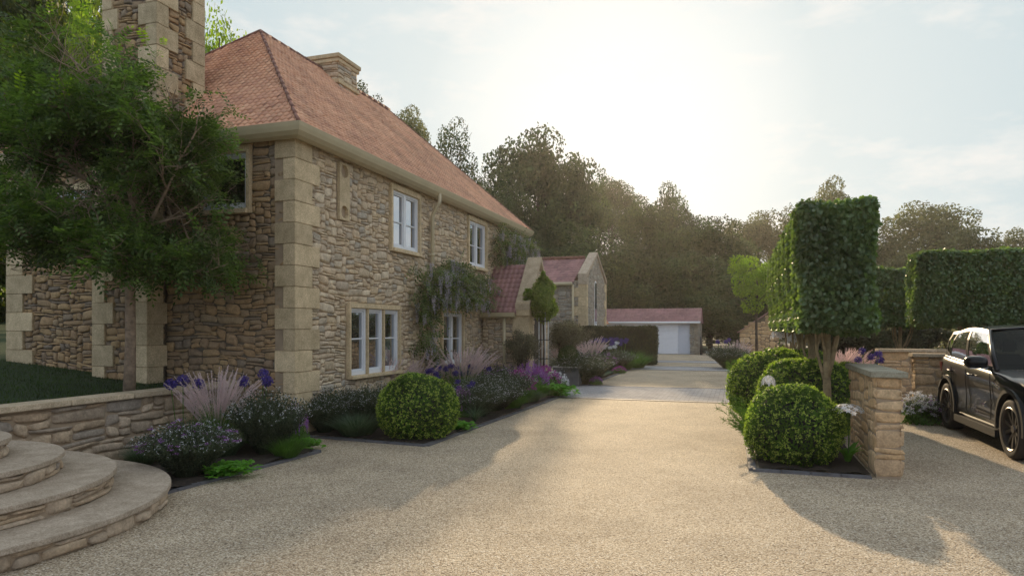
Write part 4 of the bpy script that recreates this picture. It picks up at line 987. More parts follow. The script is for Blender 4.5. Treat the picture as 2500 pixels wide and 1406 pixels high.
# --- bed along the house
put('lav', 792, 1058, 'small twiggy shrub with white dots right of the house corner quoins', s=.6, sz=.62)
put('lav', 870, 1030, 'dark twiggy shrub against the house wall below the triple window', s=.95, sz=.55, var=3)
put('fescue', 872, 1066, 'grey green grass mound left of the big clipped box ball', s=1.0, sz=.8)
x, y = P(1020, 1080); place('boxball', x-.17, y+.36, -.02, 'big round clipped box ball on the near corner of the bed by the house', 'shrub', 1, .60, .565)
put('agap', 840, 1015, 'violet agapanthus below the left end of the triple window', s=.85, sz=.80, var=0)
put('agap', 925, 1000, 'violet agapanthus just left of the big box ball', s=.8, sz=.72, var=0)
put('plume', 935, 1003, 'pink plumed grass under the triple window, left one', s=1.15, sz=1.10)
put('plume', 1003, 993, 'pink plumed grass under the triple window, right one', s=1.1, sz=1.10, var=1)
for i, (a, b, q, lab) in enumerate([(1050, 1000, .8, 'violet agapanthus clump directly behind the big box ball'), (1090, 992, .85, 'violet agapanthus clump in front of the downpipe'),
        (1128, 985, .8, 'violet agapanthus clump in front of the small ground floor window'), (1165, 982, .8, 'violet agapanthus clump below the middle pink plumes, right side'), (1140, 1015, .75, 'violet agapanthus clump nearest the drive kerb')]):
    put('agap', a, b, lab, s=q, sz=q*(.95 if i < 4 else .8), var=1 if i % 2 else 2)
put('plume', 1128, 984, 'fountain grass with pink plumes below the small ground floor window', s=1.25, sz=1.22)
put('boxdark', 1215, 950, 'small dark box ball beside the porch side wall', 'shrub', s=.45)
put('plume', 1258, 948, 'fountain grass with pink plumes against the porch side wall', s=1.2, sz=1.3, var=1)
put('lav', 1180, 1006, 'dark flowering shrub in the middle of the house bed', s=1.0, sz=.72)
put('lav', 1232, 985, 'grey twiggy shrub with white flowers beside the drive kerb', s=1.0, sz=.75, var=3)
put('flowers', 1128, 1020, 'pink and mauve flower spikes right of the big box ball', s=.62, sz=.9, var=2)
put('carex', 1160, 1035, 'arching pale sedge leaning over the drive kerb', s=.65, sz=.6)
put('leaf', 1120, 1052, 'bright green leafy clump at the right foot of the big box ball', s=.75)
put('fescue', 1272, 985, 'green grass mound beside the drive kerb before the paving, left one', s=.8, sz=.75, var=1)
put('fescue', 1315, 972, 'green grass mound beside the drive kerb before the paving, right one', s=.8, sz=.75, var=1)
for a, b, q, lab in ((1262, 976, 1.0, 'left'), (1296, 967, 1.05, 'middle'), (1328, 959, 1.0, 'right')):
    put('flowers', a, b, f'{lab} mound of magenta flowers at the far end of the house bed', s=q, sz=1.35, var=0 if lab != 'middle' else 2)
put('flowers', 1356, 957, 'white flower mound at the paving corner of the house bed', s=.85, sz=1.05, var=1)
put('leaf', 1355, 968, 'leafy green clump at the paving corner of the house bed', s=1.5)
for i, (px, py, k, s, sz, v, lab) in enumerate([
    (770, 1050, 'fescue', .6, .6, 0, 'small grass mound against the corner quoins'), (825, 1050, 'lav', .8, .7, 0, 'dark twiggy shrub between the corner shrub and the grey green mound'),
    (915, 1045, 'lav', .85, .72, 3, 'dark twiggy shrub tucked behind the left side of the big box ball'), (955, 1024, 'fescue', .9, .7, 1, 'tall green grass mound behind the big box ball'),
    (1060, 1012, 'lav', .8, .55, 0, 'dark shrub directly behind the big box ball'), (1110, 1003, 'fescue', .9, .7, 1, 'green grass mound between the violet globes and the big box ball'),
    (1165, 1020, 'lav', .9, .6, 3, 'grey dotted shrub right of the pink and mauve spikes'), (1205, 1005, 'lav', 1.0, .62, 0, 'dark dotted shrub behind the pale arching sedge'),
    (1245, 1000, 'fescue', .9, .7, 1, 'grey green mound right of the arching sedge'), (1222, 968, 'lav', 1.0, .8, 2, 'mauve dotted shrub in front of the small dark box ball'),
    (1290, 984, 'fescue', .85, .6, 0, 'grey green mound between the two green mounds by the kerb'), (1340, 962, 'fescue', .9, .8, 1, 'green mound under the white flowers at the paving corner'),
    (535, 1120, 'fescue', .8, .8, 0, 'grass mound between the pink plumes and the low shrub'),
    (640, 1085, 'fescue', 1.0, .9, 1, 'green grass mound behind the tall dark shrub'), (700, 1120, 'fescue', .6, .6, 1, 'small green mound at the right foot of the tall dark shrub')]):
    put(k, px, py, lab, s=s, sz=sz, var=v)
# --- porch planters
def planter(x, y, label, w=.55, h=.52):
    t = thing('planter', label, 'planter', (x, y, 0)); mb = MB(); a = w/2
    for q in (((-a, -a, 0), (a, -a+.03, h)), ((-a, a-.03, 0), (a, a, h)), ((-a, -a+.031, 0), (-a+.03, a-.031, h)), ((a-.03, -a+.031, 0), (a, a-.031, h))): mb.box(*q)
    mb.build('box', M['lead'], t); mb = MB(); e = a+.025
    for q in (((-e, -e, h+.001), (e, -a+.05, h+.03)), ((-e, a-.05, h+.001), (e, e, h+.03)), ((-e, -a+.051, h+.001), (-a+.05, a-.051, h+.03)), ((a-.05, -a+.051, h+.001), (e, a-.051, h+.03))): mb.box(*q)
    mb.build('rim', M['steel'], t); mb = MB(); mb.box((-a+.03, -a+.03, .3), (a-.03, a-.03, h-.05)); mb.build('compost', M['soil'], t)
px1, py1 = -4.75, 17.0; px2, py2 = -4.62, 19.25
planter(px1, py1, 'grey lead planter holding the climber on poles before the porch', h=.42)
planter(px2, py2, 'grey lead planter with silver rim holding a bushy shrub beside the porch', w=.75)
place('standard', px1, py1, .36, 'leafy climber trained up silver poles in front of the porch', 'plant', 0, .97, .97)
place('boxdark', px2, py2, .45, 'bushy dark shrub planted in the silver rimmed planter', 'shrub', 0, .33, .45, var=1)
place('olive', -5.15, 16.4, 0, 'wispy olive tree left of the silver poles', 'tree', 0, .85, .9)
place('olive', -5.1, 20.6, 0, 'wispy olive tree behind the silver rimmed planter', 'tree', 2, 1.25, 1.05, var=1)
place('olive', -5.6, 23.6, 0, 'wispy brownish olive tree in front of the barn wall', 'tree', 4, 1.3, 1.1)
# --- second bed
put('lav', 1415, 938, 'big rounded grey shrub with white flowers at the paving edge', s=1.45, sz=.95, var=3)
put('lav', 1450, 925, 'rounded shrub with mauve flowers behind the big grey shrub', s=1.2, sz=.9, var=2)
put('plume', 1385, 925, 'pink plumed grass behind the silver rimmed planter', s=1.15, sz=1.25)
put('plume', 1440, 905, 'pink plumed grass before the dark hedge', s=1.2, sz=1.3, var=1)
put('lav', 1500, 904, 'rounded shrub with white flowers in front of the dark hedge', s=1.3, sz=.8)
put('fescue', 1545, 899, 'spiky green grass mound at the foot of the dark hedge', s=2.0, sz=1.5, var=1)
put('fescue', 1522, 903, 'low green grass mound along the strip before the hedge', s=1.3, sz=.9, var=1)
for a, b, lab in ((1468, 900, 'violet agapanthus before the dark hedge, left'), (1490, 899, 'violet agapanthus before the dark hedge, middle'), (1515, 897, 'violet agapanthus before the dark hedge, right')):
    put('agap', a, b, lab, s=1.25, sz=1.15, var=1)
put('agap', 1487, 903, 'white agapanthus in front of the dark hedge', s=1.2, sz=1.0, var=4)
put('flowers', 1512, 912, 'small pink flower mound beside the grass strip', s=.6, sz=.5, var=0)
put('flowers', 1455, 940, 'small pink flower mound at the paving corner of the grass strip', s=.45, sz=.4, var=2)
# --- clipped hedge before the barn
hx, hy, _ = g(1600, 892); hz = zat(797, 29.9)
hd = thing('clipped_hedge', 'dark square clipped hedge standing before the barn and garage', 'hedge', (hx-2.2, hy+.5, 0))
r = rng(330); n = 26000; W_, D_, H_ = 4.4, 1.1, hz
def boxleaf(W_, D_, H_, n, r, ls, dep=.12, bottom=True, T=RH, rnd_e=.08, dr=False):
    ar = [W_*H_, W_*H_, D_*H_, D_*H_, W_*D_] + ([W_*D_] if bottom else []); p = np.array(ar)/sum(ar); k = r.choice(len(ar), n, p=p)
    u, v = r.random(n), r.random(n); nm = np.array([(0, -1, 0), (0, 1, 0), (-1, 0, 0), (1, 0, 0), (0, 0, 1), (0, 0, -1)], float)[k]
    C = np.zeros((n, 3))
    C[:, 0] = np.where(k < 2, (u-.5)*W_, np.where(k == 2, -W_/2, np.where(k == 3, W_/2, (u-.5)*W_)))
    C[:, 1] = np.where(k == 0, -D_/2, np.where(k == 1, D_/2, (np.where(k < 4, u, v)-.5)*D_))
    C[:, 2] = np.where(k < 4, v*H_, np.where(k == 4, H_, 0))
    lump = .5*rnd_e*(np.sin(C[:, 0]*5+C[:, 2]*3)+np.sin(C[:, 1]*6+C[:, 2]*4+1)+np.sin(C[:, 0]*11+C[:, 1]*9-C[:, 2]*7)*.5)
    hw = np.array([W_/2, D_/2, H_/2]); cen = np.array([0, 0, H_/2]); q = (C-cen)/hw; e = np.sort(np.abs(q), 1)[:, 1]
    ins = np.clip(e-.80, 0, 1)/.20; ins = ins**2*rnd_e*1.1
    C = C - nm*(r.random(n)[:, None]**1.7*dep + ins[:, None] - lump[:, None]*.6)
    S = r.uniform(ls[0], ls[1], n)
    if dr: return droop(C, nm, S, r, T)
    return leaves(C, nm+r.normal(0, .6, C.shape), S, r, T)
L_('foliage', boxleaf(W_, D_, H_, n, r, (.05, .09), bottom=False, rnd_e=.06), M['lf_hedge'], hd)
mb = MB(); mb.box((-W_/2+.12, -D_/2+.12, 0), (W_/2-.12, D_/2-.12, H_-.12)); mb.build('dark_core', M['dark'], hd)  # black block coloured as the shade deep in the hedge

# --- right bed
B1c = g(1922, 1085)
for (px, pyb, off, s, sz, v, lab) in ((1922, 1150, 0.50, .555, .56, 0, 'nearest clipped box ball beside the slate capped wall'),):
    x, y = P(px, pyb); place('boxball', x+off*.17, y+off, -.02, lab, 'shrub', 2, s, sz, var=v)
place('boxball', 1.00, 11.15, -.02, 'clipped box ball close behind the nearest one and left of the tree trunk', 'shrub', 3, .72, .70, var=1)
place('boxball', .62, 12.9, -.02, 'broad clipped box ball furthest left beside the paving', 'shrub', 4, .80, .74)
place('boxball', 1.05, 13.6, -.02, 'clipped box ball half hidden behind the two front ones', 'shrub', 5, .8, .74, var=1)
place('boxball', 1.72, 12.2, .0, 'box ball showing right of the tree trunk behind the slate capped wall', 'shrub', 1, .5, .62)
put('rosemary', 0, 0, 'feathery green shrub spilling over the kerb left of the nearest box ball', s=.8, sz=.75, xy=(.22, 9.75))
put('rosemary', 0, 0, 'feathery green shrub between the tree trunk and the slate capped wall', s=.55, sz=.6, xy=(1.2, 10.6), var=0)
x, y = P(2070, 1138); place('whiteag', x, y, .02, 'white agapanthus over a bright green rosette at the wall foot', 'plant', .3, 1.12, .98)
x = .62; place('whiteag', .42, 10.3, .0, 'white agapanthus head peeping between the box balls', 'plant', 1, .62, 1.32, var=1)
place('whiteag', .95, 17.2, 0, 'white agapanthus behind the broad box ball before the stone outbuilding', 'plant', 1, 1.3, 2.2, var=1)
place('whiteag', 1.15, 14.9, 0, 'white agapanthus tops just above the clipped box balls', 'plant', 2, 1.2, 2.1, var=1)
x, y = P(1780, 900); place('lav', x, y, .03, 'lavender shrub at the far right edge of the drive', 'plant', 1, 1.35, .95, var=3)
place('plume', x+.3, y+.6, .03, 'pink plumed grass behind the lavender at the far right edge', 'plant', 1, 1.0, 1.12, var=1)
place('agap', x-.2, y+.2, .03, 'violet agapanthus among the lavender at the far right edge', 'plant', 1, 1.1, 1.2, var=0)
place('rosemary', .4, 17.6, .03, 'feathery green shrub beside the paving behind the box balls', 'plant', 1, 1.1, 1.0)
place('flowers', 3.0, 13.45, .0, 'clump of pale grey white flowers behind the rear wheel of the car', 'plant', 1, .8, 1.1, var=1)
place('lav', 3.15, 13.5, .0, 'green twiggy clump under the pale flowers behind the car wheel', 'plant', 2, .7, .5, var=1)
# raised bed behind the long wall
for i, (x, y, k, s, sz, v, c, lab) in enumerate([
    (2.25, 17.6, 'plume', 1.0, .85, 0, 'plant', 'pink plumed grass left of the long stone wall'), (2.6, 18.4, 'plume', 1.0, .85, 1, 'plant', 'pink plumed grass behind the corner of the long stone wall'),
    (2.75, 16.4, 'agap', 1.0, 1.02, 2, 'plant', 'violet agapanthus at the left end of the long stone wall'),
    (6.3, 17.6, 'plume', 1.0, .75, 0, 'plant', 'yellowish grass tuft above the long wall behind the car, left'), (7.0, 17.6, 'plume', 1.0, .75, 1, 'plant', 'yellowish grass tuft above the long wall behind the car, right')]):
    place(k, x, y, .3 if k == 'plume' and x < 3 else .6 if x > 3 else .1, lab, c, i, s, sz, var=v)
gx = [(3.0, 24.2), (5.0, 25.0), (7.2, 24.5), (9.5, 24.8), (12, 25), (14.5, 25.5), (17.5, 26)]
nm_ = ['first', 'second', 'third', 'fourth', 'fifth', 'sixth', 'seventh']
for i, (x, y) in enumerate(gx):
    place('grey', x, y, .3, f'{nm_[i]} grey green shrub from the left in the row beyond the long stone wall', 'shrub', i, 1.8, 1.5, var=i % 2, group='grey shrubs beyond the long stone wall')

# ------------------------------------------------------------------ pleached trees
def stemtree(o, seed, h_top, spread, z0=.55, rad=.062, nb=9):
    r = random.Random(seed); mb = MB(); tr = []
    pts = [(0, 0, 0), (.005, .01, z0*.6), (-.01, .0, z0*1.1), (.0, .01, h_top*.75), (.0, 0, h_top)]
    mb.tube(pts, [rad*1.12, rad, rad*.95, rad*.75, rad*.5], 10)
    mb.build('trunk', M['bark_olive'], o, True); mb = MB()
    for i in range(nb):
        a = 2*PI*i/nb+r.uniform(-.3, .3); s = spread*r.uniform(.5, 1); zb = z0+r.uniform(-.12, .35)
        w = r.uniform(.35, .5)*rad
        mb.tube([(0, 0, zb-.08), (s*.3*math.cos(a), s*.3*math.sin(a), zb+.16), (s*.62*math.cos(a)+r.uniform(-.02, .02), s*.62*math.sin(a), zb+.5), (s*.8*math.cos(a), s*.8*math.sin(a), zb+.95), (s*1.0*math.cos(a+.1), s*1.0*math.sin(a+.1), h_top)], [w, w*.95, w*.85, w*.7, w*.5], 6)
    mb.build('limbs', M['bark_olive'], o, True)
CR = {}
def pleached(label, x, y, W_, D_, zb, zt, n, grp, seed, rot=0, z=0., lmin=.055, tag_='p', sc_=1., off=(0, 0)):
    if tag_ in CR: t = copy_tree(CR[tag_]); t['label'] = label; t['group'] = grp; t.location = (x, y, z); t.rotation_euler.z = rot; return t
    t = thing('clipped_box_head_tree', label, 'tree', (x, y, z), rot, grp); CR[tag_] = t
    stemtree(t, seed, zt-.5, min(W_, D_)*.42 if tag_ == 'p' else .5, z0=(zb)*.52, nb=6, rad=.054*sc_)
    r = rng(seed); a = boxleaf(W_, D_, zt-zb, n, r, (lmin, lmin*1.75), dep=.16, T=LEAF, rnd_e=.09, dr=True)
    b = boxleaf(W_-.3, D_-.3, zt-zb-.3, n//3, r, (lmin*1.2, lmin*1.9), dep=.3, T=LEAF, rnd_e=.09, dr=True)
    V = np.vstack([a[0]+np.array([off[0], off[1], zb]), b[0]+np.array([off[0], off[1], zb+.15])]); L_('crown', (V, np.vstack([a[1], b[1]+len(a[0])])), M['lf_beam'], t)
    return t
for i, y in enumerate((9.95, 12.08, 14.21, 16.34)):
    pleached(('nearest', 'second', 'third', 'furthest')[i] + ' box-headed clipped tree of the row on the right bed', 1.19, y+.42, .90, 2.12, 1.62, 3.27, 30000, 'box-headed trees in the right bed', 400, z=0, lmin=.042)
PL = {t.name: t for t in col.objects if t.name.startswith('clipped_box_head_tree')}
for i, x in enumerate((5.35, 7.75, 10.15)):
    pleached(('leftmost', 'middle', 'rightmost')[i] + ' box-headed clipped tree in the hedge-like row behind the car', x-.35, 17.75, 2.42, 1.0, 1.72, 3.37, 24000, 'box-headed trees behind the car', 410, tag_='q', lmin=.048)
pleached('box-headed clipped tree further back between the two rows of clipped trees', 4.55, 22.6, 2.9, 1.2, 1.72, 3.4, 12000, None, 420, tag_='s', lmin=.07)
for o in col.objects:
    if 'group' in o and o['group'] is None: del o['group']

# ------------------------------------------------------------------ the tree on the lawn
r = rng(500); rr = random.Random(5)
TX, TY = -7.98, 7.30
t = thing('ash_tree', 'young leafy green tree on the lawn before the house side wall', 'tree', (TX, TY, .68))
mb = MB(); mb.tube([(0, 0, 0), (.015, .01, .7), (.0, .02, 1.4), (.03, 0, 2.05), (.05, .02, 2.4)], [.084, .070, .065, .06, .05], 12); mb.build('trunk', M['bark'], t, True)
mb = MB(); tips = []
def limb(p, d, L, rad, depth):
    pts = [p]; q = p; dd = d.copy(); k = 5
    for i in range(k):
        dd = (dd + Vector((rr.gauss(0, .16), rr.gauss(0, .16), rr.gauss(.04, .12)))).normalized(); q = q + dd*L/k; pts.append(q)
    mb.tube(pts, [rad*(1-.13*i) for i in range(k+1)], 6 if depth < 2 else 4, cap=False)
    if depth == 0: nb, f = 7, .62
    elif depth == 1: nb, f = 6, .6
    elif depth == 2: nb, f = 3, .6
    else:
        for i in range(2, k+1): tips.append((pts[i], dd))
        return
    for i in range(nb):
        j = rr.randint(1 if depth else 2, k); a = rr.uniform(0, 2*PI); s = Vector((math.cos(a), math.sin(a), rr.uniform(-.35, .75)))
        limb(pts[j], (dd*.55+s*.8).normalized(), L*f*rr.uniform(.7, 1.15), rad*.45, depth+1)
for (a, e, L, zb) in ((5, 28, 1.5, 1.95), (-40, 35, 1.3, 2.2), (70, 45, 1.3, 2.3), (120, 40, 1.4, 2.35), (165, 38, 1.55, 2.25), (205, 30, 1.6, 2.1), (250, 35, 1.3, 2.3), (300, 60, 1.5, 2.4), (20, 68, 1.35, 2.4), (140, 72, 1.6, 2.4), (240, 66, 1.45, 2.4), (185, 6, 1.45, 1.9), (30, 12, 1.0, 1.7), (-12, -2, .95, 1.75), (160, -6, 1.4, 1.8), (215, -4, 1.3, 1.75), (100, 5, 1.2, 1.85), (-60, 2, 1.1, 1.9), (265, 5, 1.1, 1.85)):
    a, e = R(a), R(e); limb(Vector((.03, .01, zb)), Vector((math.cos(a)*math.cos(e), math.sin(a)*math.cos(e), math.sin(e))), L, .036, 0)
def inside(p): c = p[0]*.95+p[1]*.313; return math.hypot(p[0], p[1]) < 2.45 and c < 1.5-.25*max(0, p[2]-3) and p[2] < 5.2-.7*max(0, c)
ok_ = [inside(v) for v in mb.v]; mb.f = [f for f in mb.f if all(ok_[i] for i in f)]
mb.build('branches', M['bark'], t, True)
C = np.array([tuple(p) for p, d in tips]); D = np.array([tuple(d) for p, d in tips])
fnz = np.sin(C[:, 0]*4.3+1)*np.sin(C[:, 1]*4.1+2)+.9*np.sin(C[:, 2]*3.9+C[:, 0]*1.7)
keep = (fnz > -.40) & (C[:, 2] < 5.15-.7*np.maximum(0, C[:, 0]*.95+C[:, 1]*.313)) & (C[:, 2] > .95) & (C[:, 2] < 5.6) & (np.hypot(C[:, 0], C[:, 1]) < 2.5) & (C[:, 0]*.95+C[:, 1]*.313 < 1.5 - .25*np.maximum(0, C[:, 2]-3.0))
C, D = C[keep], D[keep]; print('tips', len(C))
n = 4; C = np.repeat(C, n, 0)+r.normal(0, .05, (len(C)*n, 3)); D = np.repeat(D, n, 0)
if len(C) > 12000: k = r.choice(len(C), 12000, replace=False); C, D = C[k], D[k]
dirn = unit(D*np.array([1, 1, .3])+r.normal(0, .7, C.shape)); up = np.array([[0, 0, 1.]])+r.normal(0, .35, C.shape)
B_ = unit(np.cross(up, dirn)); Nn = np.cross(dirn, B_)
V, Fc = inst(PIN[0], PIN[1], C, dirn, B_, Nn, r.uniform(.19, .33, len(C)))
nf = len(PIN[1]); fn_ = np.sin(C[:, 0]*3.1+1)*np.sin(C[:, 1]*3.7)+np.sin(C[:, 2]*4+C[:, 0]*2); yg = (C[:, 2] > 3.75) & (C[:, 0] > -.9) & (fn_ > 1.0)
ym_ = np.repeat(yg, nf); L_('crown', (V, Fc[~ym_]), M['lf_tree'], t); L_('sunlit_leaves', (V, Fc[ym_]), M['lf_yellow'], t); print('yg', yg.sum())  # brighter yellow-green leaf colour stands for sunlight on the upper crown

# ------------------------------------------------------------------ wisteria on the house front
def wisteria(label, cells, stempts, seed, nrac=60):
    t = thing('wisteria', label, 'climber', (HX, stempts[0][0], 0))
    r = rng(seed); mb = MB()
    for q, rad in ((0, .03), (.05, .022), (-.05, .018)): mb.tube([(HX+.10+abs(q)*.5, y+q*math.sin(z*3), z) for (y, z) in stempts], [rad*(1-.1*i) for i in range(len(stempts))], 6)
    C = []
    for (ya, yb, za, zb, n, th) in cells:
        C.append(np.stack([HX+.06+th*r.random(n)**.8, ya+(yb-ya)*(r.random(n)*.5+r.random(n)*.5), za+(zb-za)*r.random(n)], 1))
    C = np.vstack(C)
    for c in C[::30]: mb.tube([(HX+.08, c[1]*.6+stempts[-1][0]*.4, c[2]-.15), tuple(c)], [.008, .004], 4)
    kid(mb.build('stems', M['bark'], None, True), t)
    d = unit(np.array([[.5, 0, -.6]])+r.normal(0, .5, C.shape)); up = np.array([[.7, 0, .7]])+r.normal(0, .4, C.shape); b = unit(np.cross(up, d))
    V, Fc = inst(PIN[0], PIN[1], C, d, b, np.cross(d, b), r.uniform(.20, .34, len(C)))
    kid(link('foliage', np_mesh(V, Fc), M['lf_wist']), t)
    k = r.choice(len(C), nrac); c = C[k]+np.array([.10, 0, -.02]); m = 130; L = r.uniform(.22, .42, nrac)
    s = r.random((nrac, m)); rad = .036*(1-s)**.7+.004; a = r.uniform(0, 2*PI, (nrac, m))
    Q = np.stack([c[:, None, 0]+rad*np.cos(a), c[:, None, 1]+rad*np.sin(a), c[:, None, 2]-s*L[:, None]], -1).reshape(-1, 3)
    kid(link('flower_racemes', np_mesh(*leaves(Q, sph(len(Q), r), r.uniform(.018, .032, len(Q)), r)), M['fl_wist']), t)
def fz(px, py): y, tt = onx(px, HX+.15); return y, zat(py, tt)
ya, z1 = fz(992, 680); yb, _ = fz(1190, 680); yd, _ = fz(1052, 800); y2, _ = fz(1075, 700); y3, _ = fz(1125, 700)
wisteria('wisteria with pale lilac flowers over the small ground floor window', [(ya+.1, yb, 2.25, 3.0, 850, .38), (y2, y3, 2.75, 3.2, 260, .28), (ya+.3, yd+.35, 1.9, 2.4, 130, .2), (ya+.4, yd+.1, 1.2, 1.9, 45, .15), (yd, yd+.5, .5, 1.5, 60, .12), (yb-.2, yb+2.2, 2.1, 2.75, 330, .35)],
         [(yd-.1, 0), (yd-.05, .6), (yd+.05, 1.2), (yd-.12, 1.8), (yd-.2, 2.4), (yd+.3, 2.8), (yd+1.5, 2.9)], 600, 170)
ya, _ = fz(1192, 600); 
wisteria('wisteria with pale lilac flowers under the far end of the eaves', [(ya, 20.15, 3.35, 4.45, 560, .40), (ya+1.2, 20.35, 2.6, 3.5, 420, .42), (19.6, 20.7, 3.3, 4.3, 260, .4)],
         [(19.2, 0), (19.2, 1.2), (19.3, 2.4), (19.2, 3.3), (18.6, 3.9), (17.6, 4.1)], 610, 120)

# ------------------------------------------------------------------ woodland trees
def crown_mesh(seed, n, ls, nb=70, squash=1.15, dens=.5):
    r = rng(seed); d = sph(nb, r); c = d*r.uniform(.35, .85, (nb, 1))*np.array([1, 1, squash]); br = r.uniform(.16, .34, nb)
    p = br**2/np.sum(br**2); k = r.choice(nb, n, p=p); dd = sph(n, r)
    C = c[k] + dd*(br[k]*r.uniform(.55, 1.08, n)**dens)[:, None]*np.array([1, 1, .85]); C[:, 2] += squash
    return leaves(C, dd+r.normal(0, .6, dd.shape), r.uniform(ls*.6, ls*1.3, n), r)
CM = {}
def wood_tree(name, label, x, y, z0, rad, h, m='lf_back', v=0, group=None, trunk=.25, dense=26000, ls=.05, nb=70):
    key = (m, v, dense)
    if key not in CM: CM[key] = np_mesh(*crown_mesh(700+v, dense, ls, nb)); CM[key].materials.append(M[m])
    o = thing(name, label, 'tree', (x, y, z0), rnd.uniform(0, 6), group)
    th = h*trunk; c = bpy.data.objects.new('crown', CM[key]); col.objects.link(c); c.parent = o; c.location = (0, 0, th*.6); c.scale = (rad, rad, (h-th*.6)/2.3)
    mb = MB(); q = rad*.05
    mb.tube([(0, 0, 0), (q*.4, 0, h*.3), (-q*.5, q*.4, h*.6), (q*.3, 0, h*.84)], [q, q*.8, q*.5, q*.2], 8)
    for i in range(6): a = i*1.05; f = max(.3, min(.62, th/h*.6)); mb.tube([(0, 0, h*(f+.03*i)), (rad*.35*math.cos(a), rad*.35*math.sin(a), h*(f+.1+.03*i)), (rad*.7*math.cos(a+.2), rad*.7*math.sin(a+.2), h*(f+.16+.03*i))], [q*.35, q*.25, q*.1], 5)
    mb.build('trunk', M['bark_dark'], o, True)
    return o
def at(px, t): dx, dy = ray(px); return dx*t, dy*t
def wt(px, pytop, hwpx, t, label, m='lf_back', v=0, group=None, z0=0, **k):
    x, y = at(px, t); rad = hwpx/F*t; h = (zat(pytop, t)-z0)*1.06
    wood_tree('tree', label, x, y, z0, rad*1.2, h, m, v, group, **k)
BG = 'dark woodland trees behind the garage'
wt(1318, 300, 130, 62, 'tallest dark woodland tree rising behind the far end of the house roof', v=0, group=BG)
wt(1235, 420, 95, 55, 'dark woodland tree touching the far end of the house roof', v=1, group=BG)
wt(1392, 412, 78, 60, 'woodland tree right of the tallest one, before the glare of the sun', v=2, group=BG)
wt(1492, 440, 80, 98, 'woodland tree peeping through the gap under the sun', v=3, group=BG, trunk=.9)
wt(1580, 480, 85, 62, 'round topped woodland tree under the brightest part of the sky', v=3, group=BG)
wt(1650, 455, 70, 76, 'woodland tree with a pointed top right of the bright sky', v=1, group=BG)
wt(1730, 520, 110, 62, 'woodland tree sloping down to the lime green tree', v=0, group=BG)
wt(1420, 560, 130, 52, 'lower dark tree directly behind the barn gable', v=2, group=BG, trunk=.1)
wt(1560, 590, 130, 52, 'lower dark tree above the left part of the garage roof', v=1, group=BG, trunk=.1)
wt(1690, 600, 120, 52, 'lower dark tree above the right part of the garage roof', v=3, group=BG, trunk=.1)
wt(1800, 640, 110, 53, 'lower dark tree behind the gate and stone outbuilding', v=0, group=BG, trunk=.1)
wt(1270, 560, 120, 50, 'lower dark tree behind the barn roof', v=3, group=BG, trunk=.1)
wt(1480, 690, 110, 50, 'shadowy low tree between barn gable and garage', v=1, group=BG, trunk=.05)
wt(1610, 690, 110, 50.5, 'shadowy low tree right behind the garage roof', v=0, group=BG, trunk=.05)
wt(1735, 700, 110, 49.5, 'shadowy low tree behind the metal gate', v=2, group=BG, trunk=.05)
wt(1850, 720, 90, 52, 'shadowy low tree behind the roof of the stone outbuilding', v=2, group=BG, trunk=.05)
wt(1105, 310, 62, 40, 'thin feathery tree above the middle of the roof edge', v=3, dense=4000, ls=.07, nb=30, trunk=1.0)
wt(1165, 440, 95, 44, 'dark leafy tree behind the far half of the roof', v=2, trunk=.7)
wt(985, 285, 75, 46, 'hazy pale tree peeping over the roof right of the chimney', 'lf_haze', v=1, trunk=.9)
wt(885, 215, 50, 42, 'sparse twiggy tree top right behind the roof chimney', v=0, dense=3000, ls=.07, nb=26, trunk=1.1)
HG = 'hazy trees on the right horizon'
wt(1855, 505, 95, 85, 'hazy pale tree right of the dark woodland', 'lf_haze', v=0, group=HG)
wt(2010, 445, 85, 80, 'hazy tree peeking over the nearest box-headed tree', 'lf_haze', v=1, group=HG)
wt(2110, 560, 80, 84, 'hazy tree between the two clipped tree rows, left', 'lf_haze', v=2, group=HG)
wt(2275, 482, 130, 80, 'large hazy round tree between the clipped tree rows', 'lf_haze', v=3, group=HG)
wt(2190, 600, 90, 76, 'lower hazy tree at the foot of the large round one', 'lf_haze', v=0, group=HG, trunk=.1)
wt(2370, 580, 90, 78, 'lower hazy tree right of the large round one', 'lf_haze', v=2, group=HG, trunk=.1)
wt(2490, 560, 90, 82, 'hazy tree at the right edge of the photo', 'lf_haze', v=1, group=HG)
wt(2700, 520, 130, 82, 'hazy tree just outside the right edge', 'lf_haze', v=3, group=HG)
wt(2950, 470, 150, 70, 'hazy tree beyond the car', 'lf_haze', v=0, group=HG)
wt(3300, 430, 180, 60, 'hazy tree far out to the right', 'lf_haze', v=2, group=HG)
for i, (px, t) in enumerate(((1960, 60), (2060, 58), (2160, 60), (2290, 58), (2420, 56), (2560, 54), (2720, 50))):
    wt(px, 735, 95, t, f'{nm_[i]} low hazy tree from the left behind the clipped trees', 'lf_haze', v=i % 4, group='low hazy trees behind the clipped rows', trunk=.02)
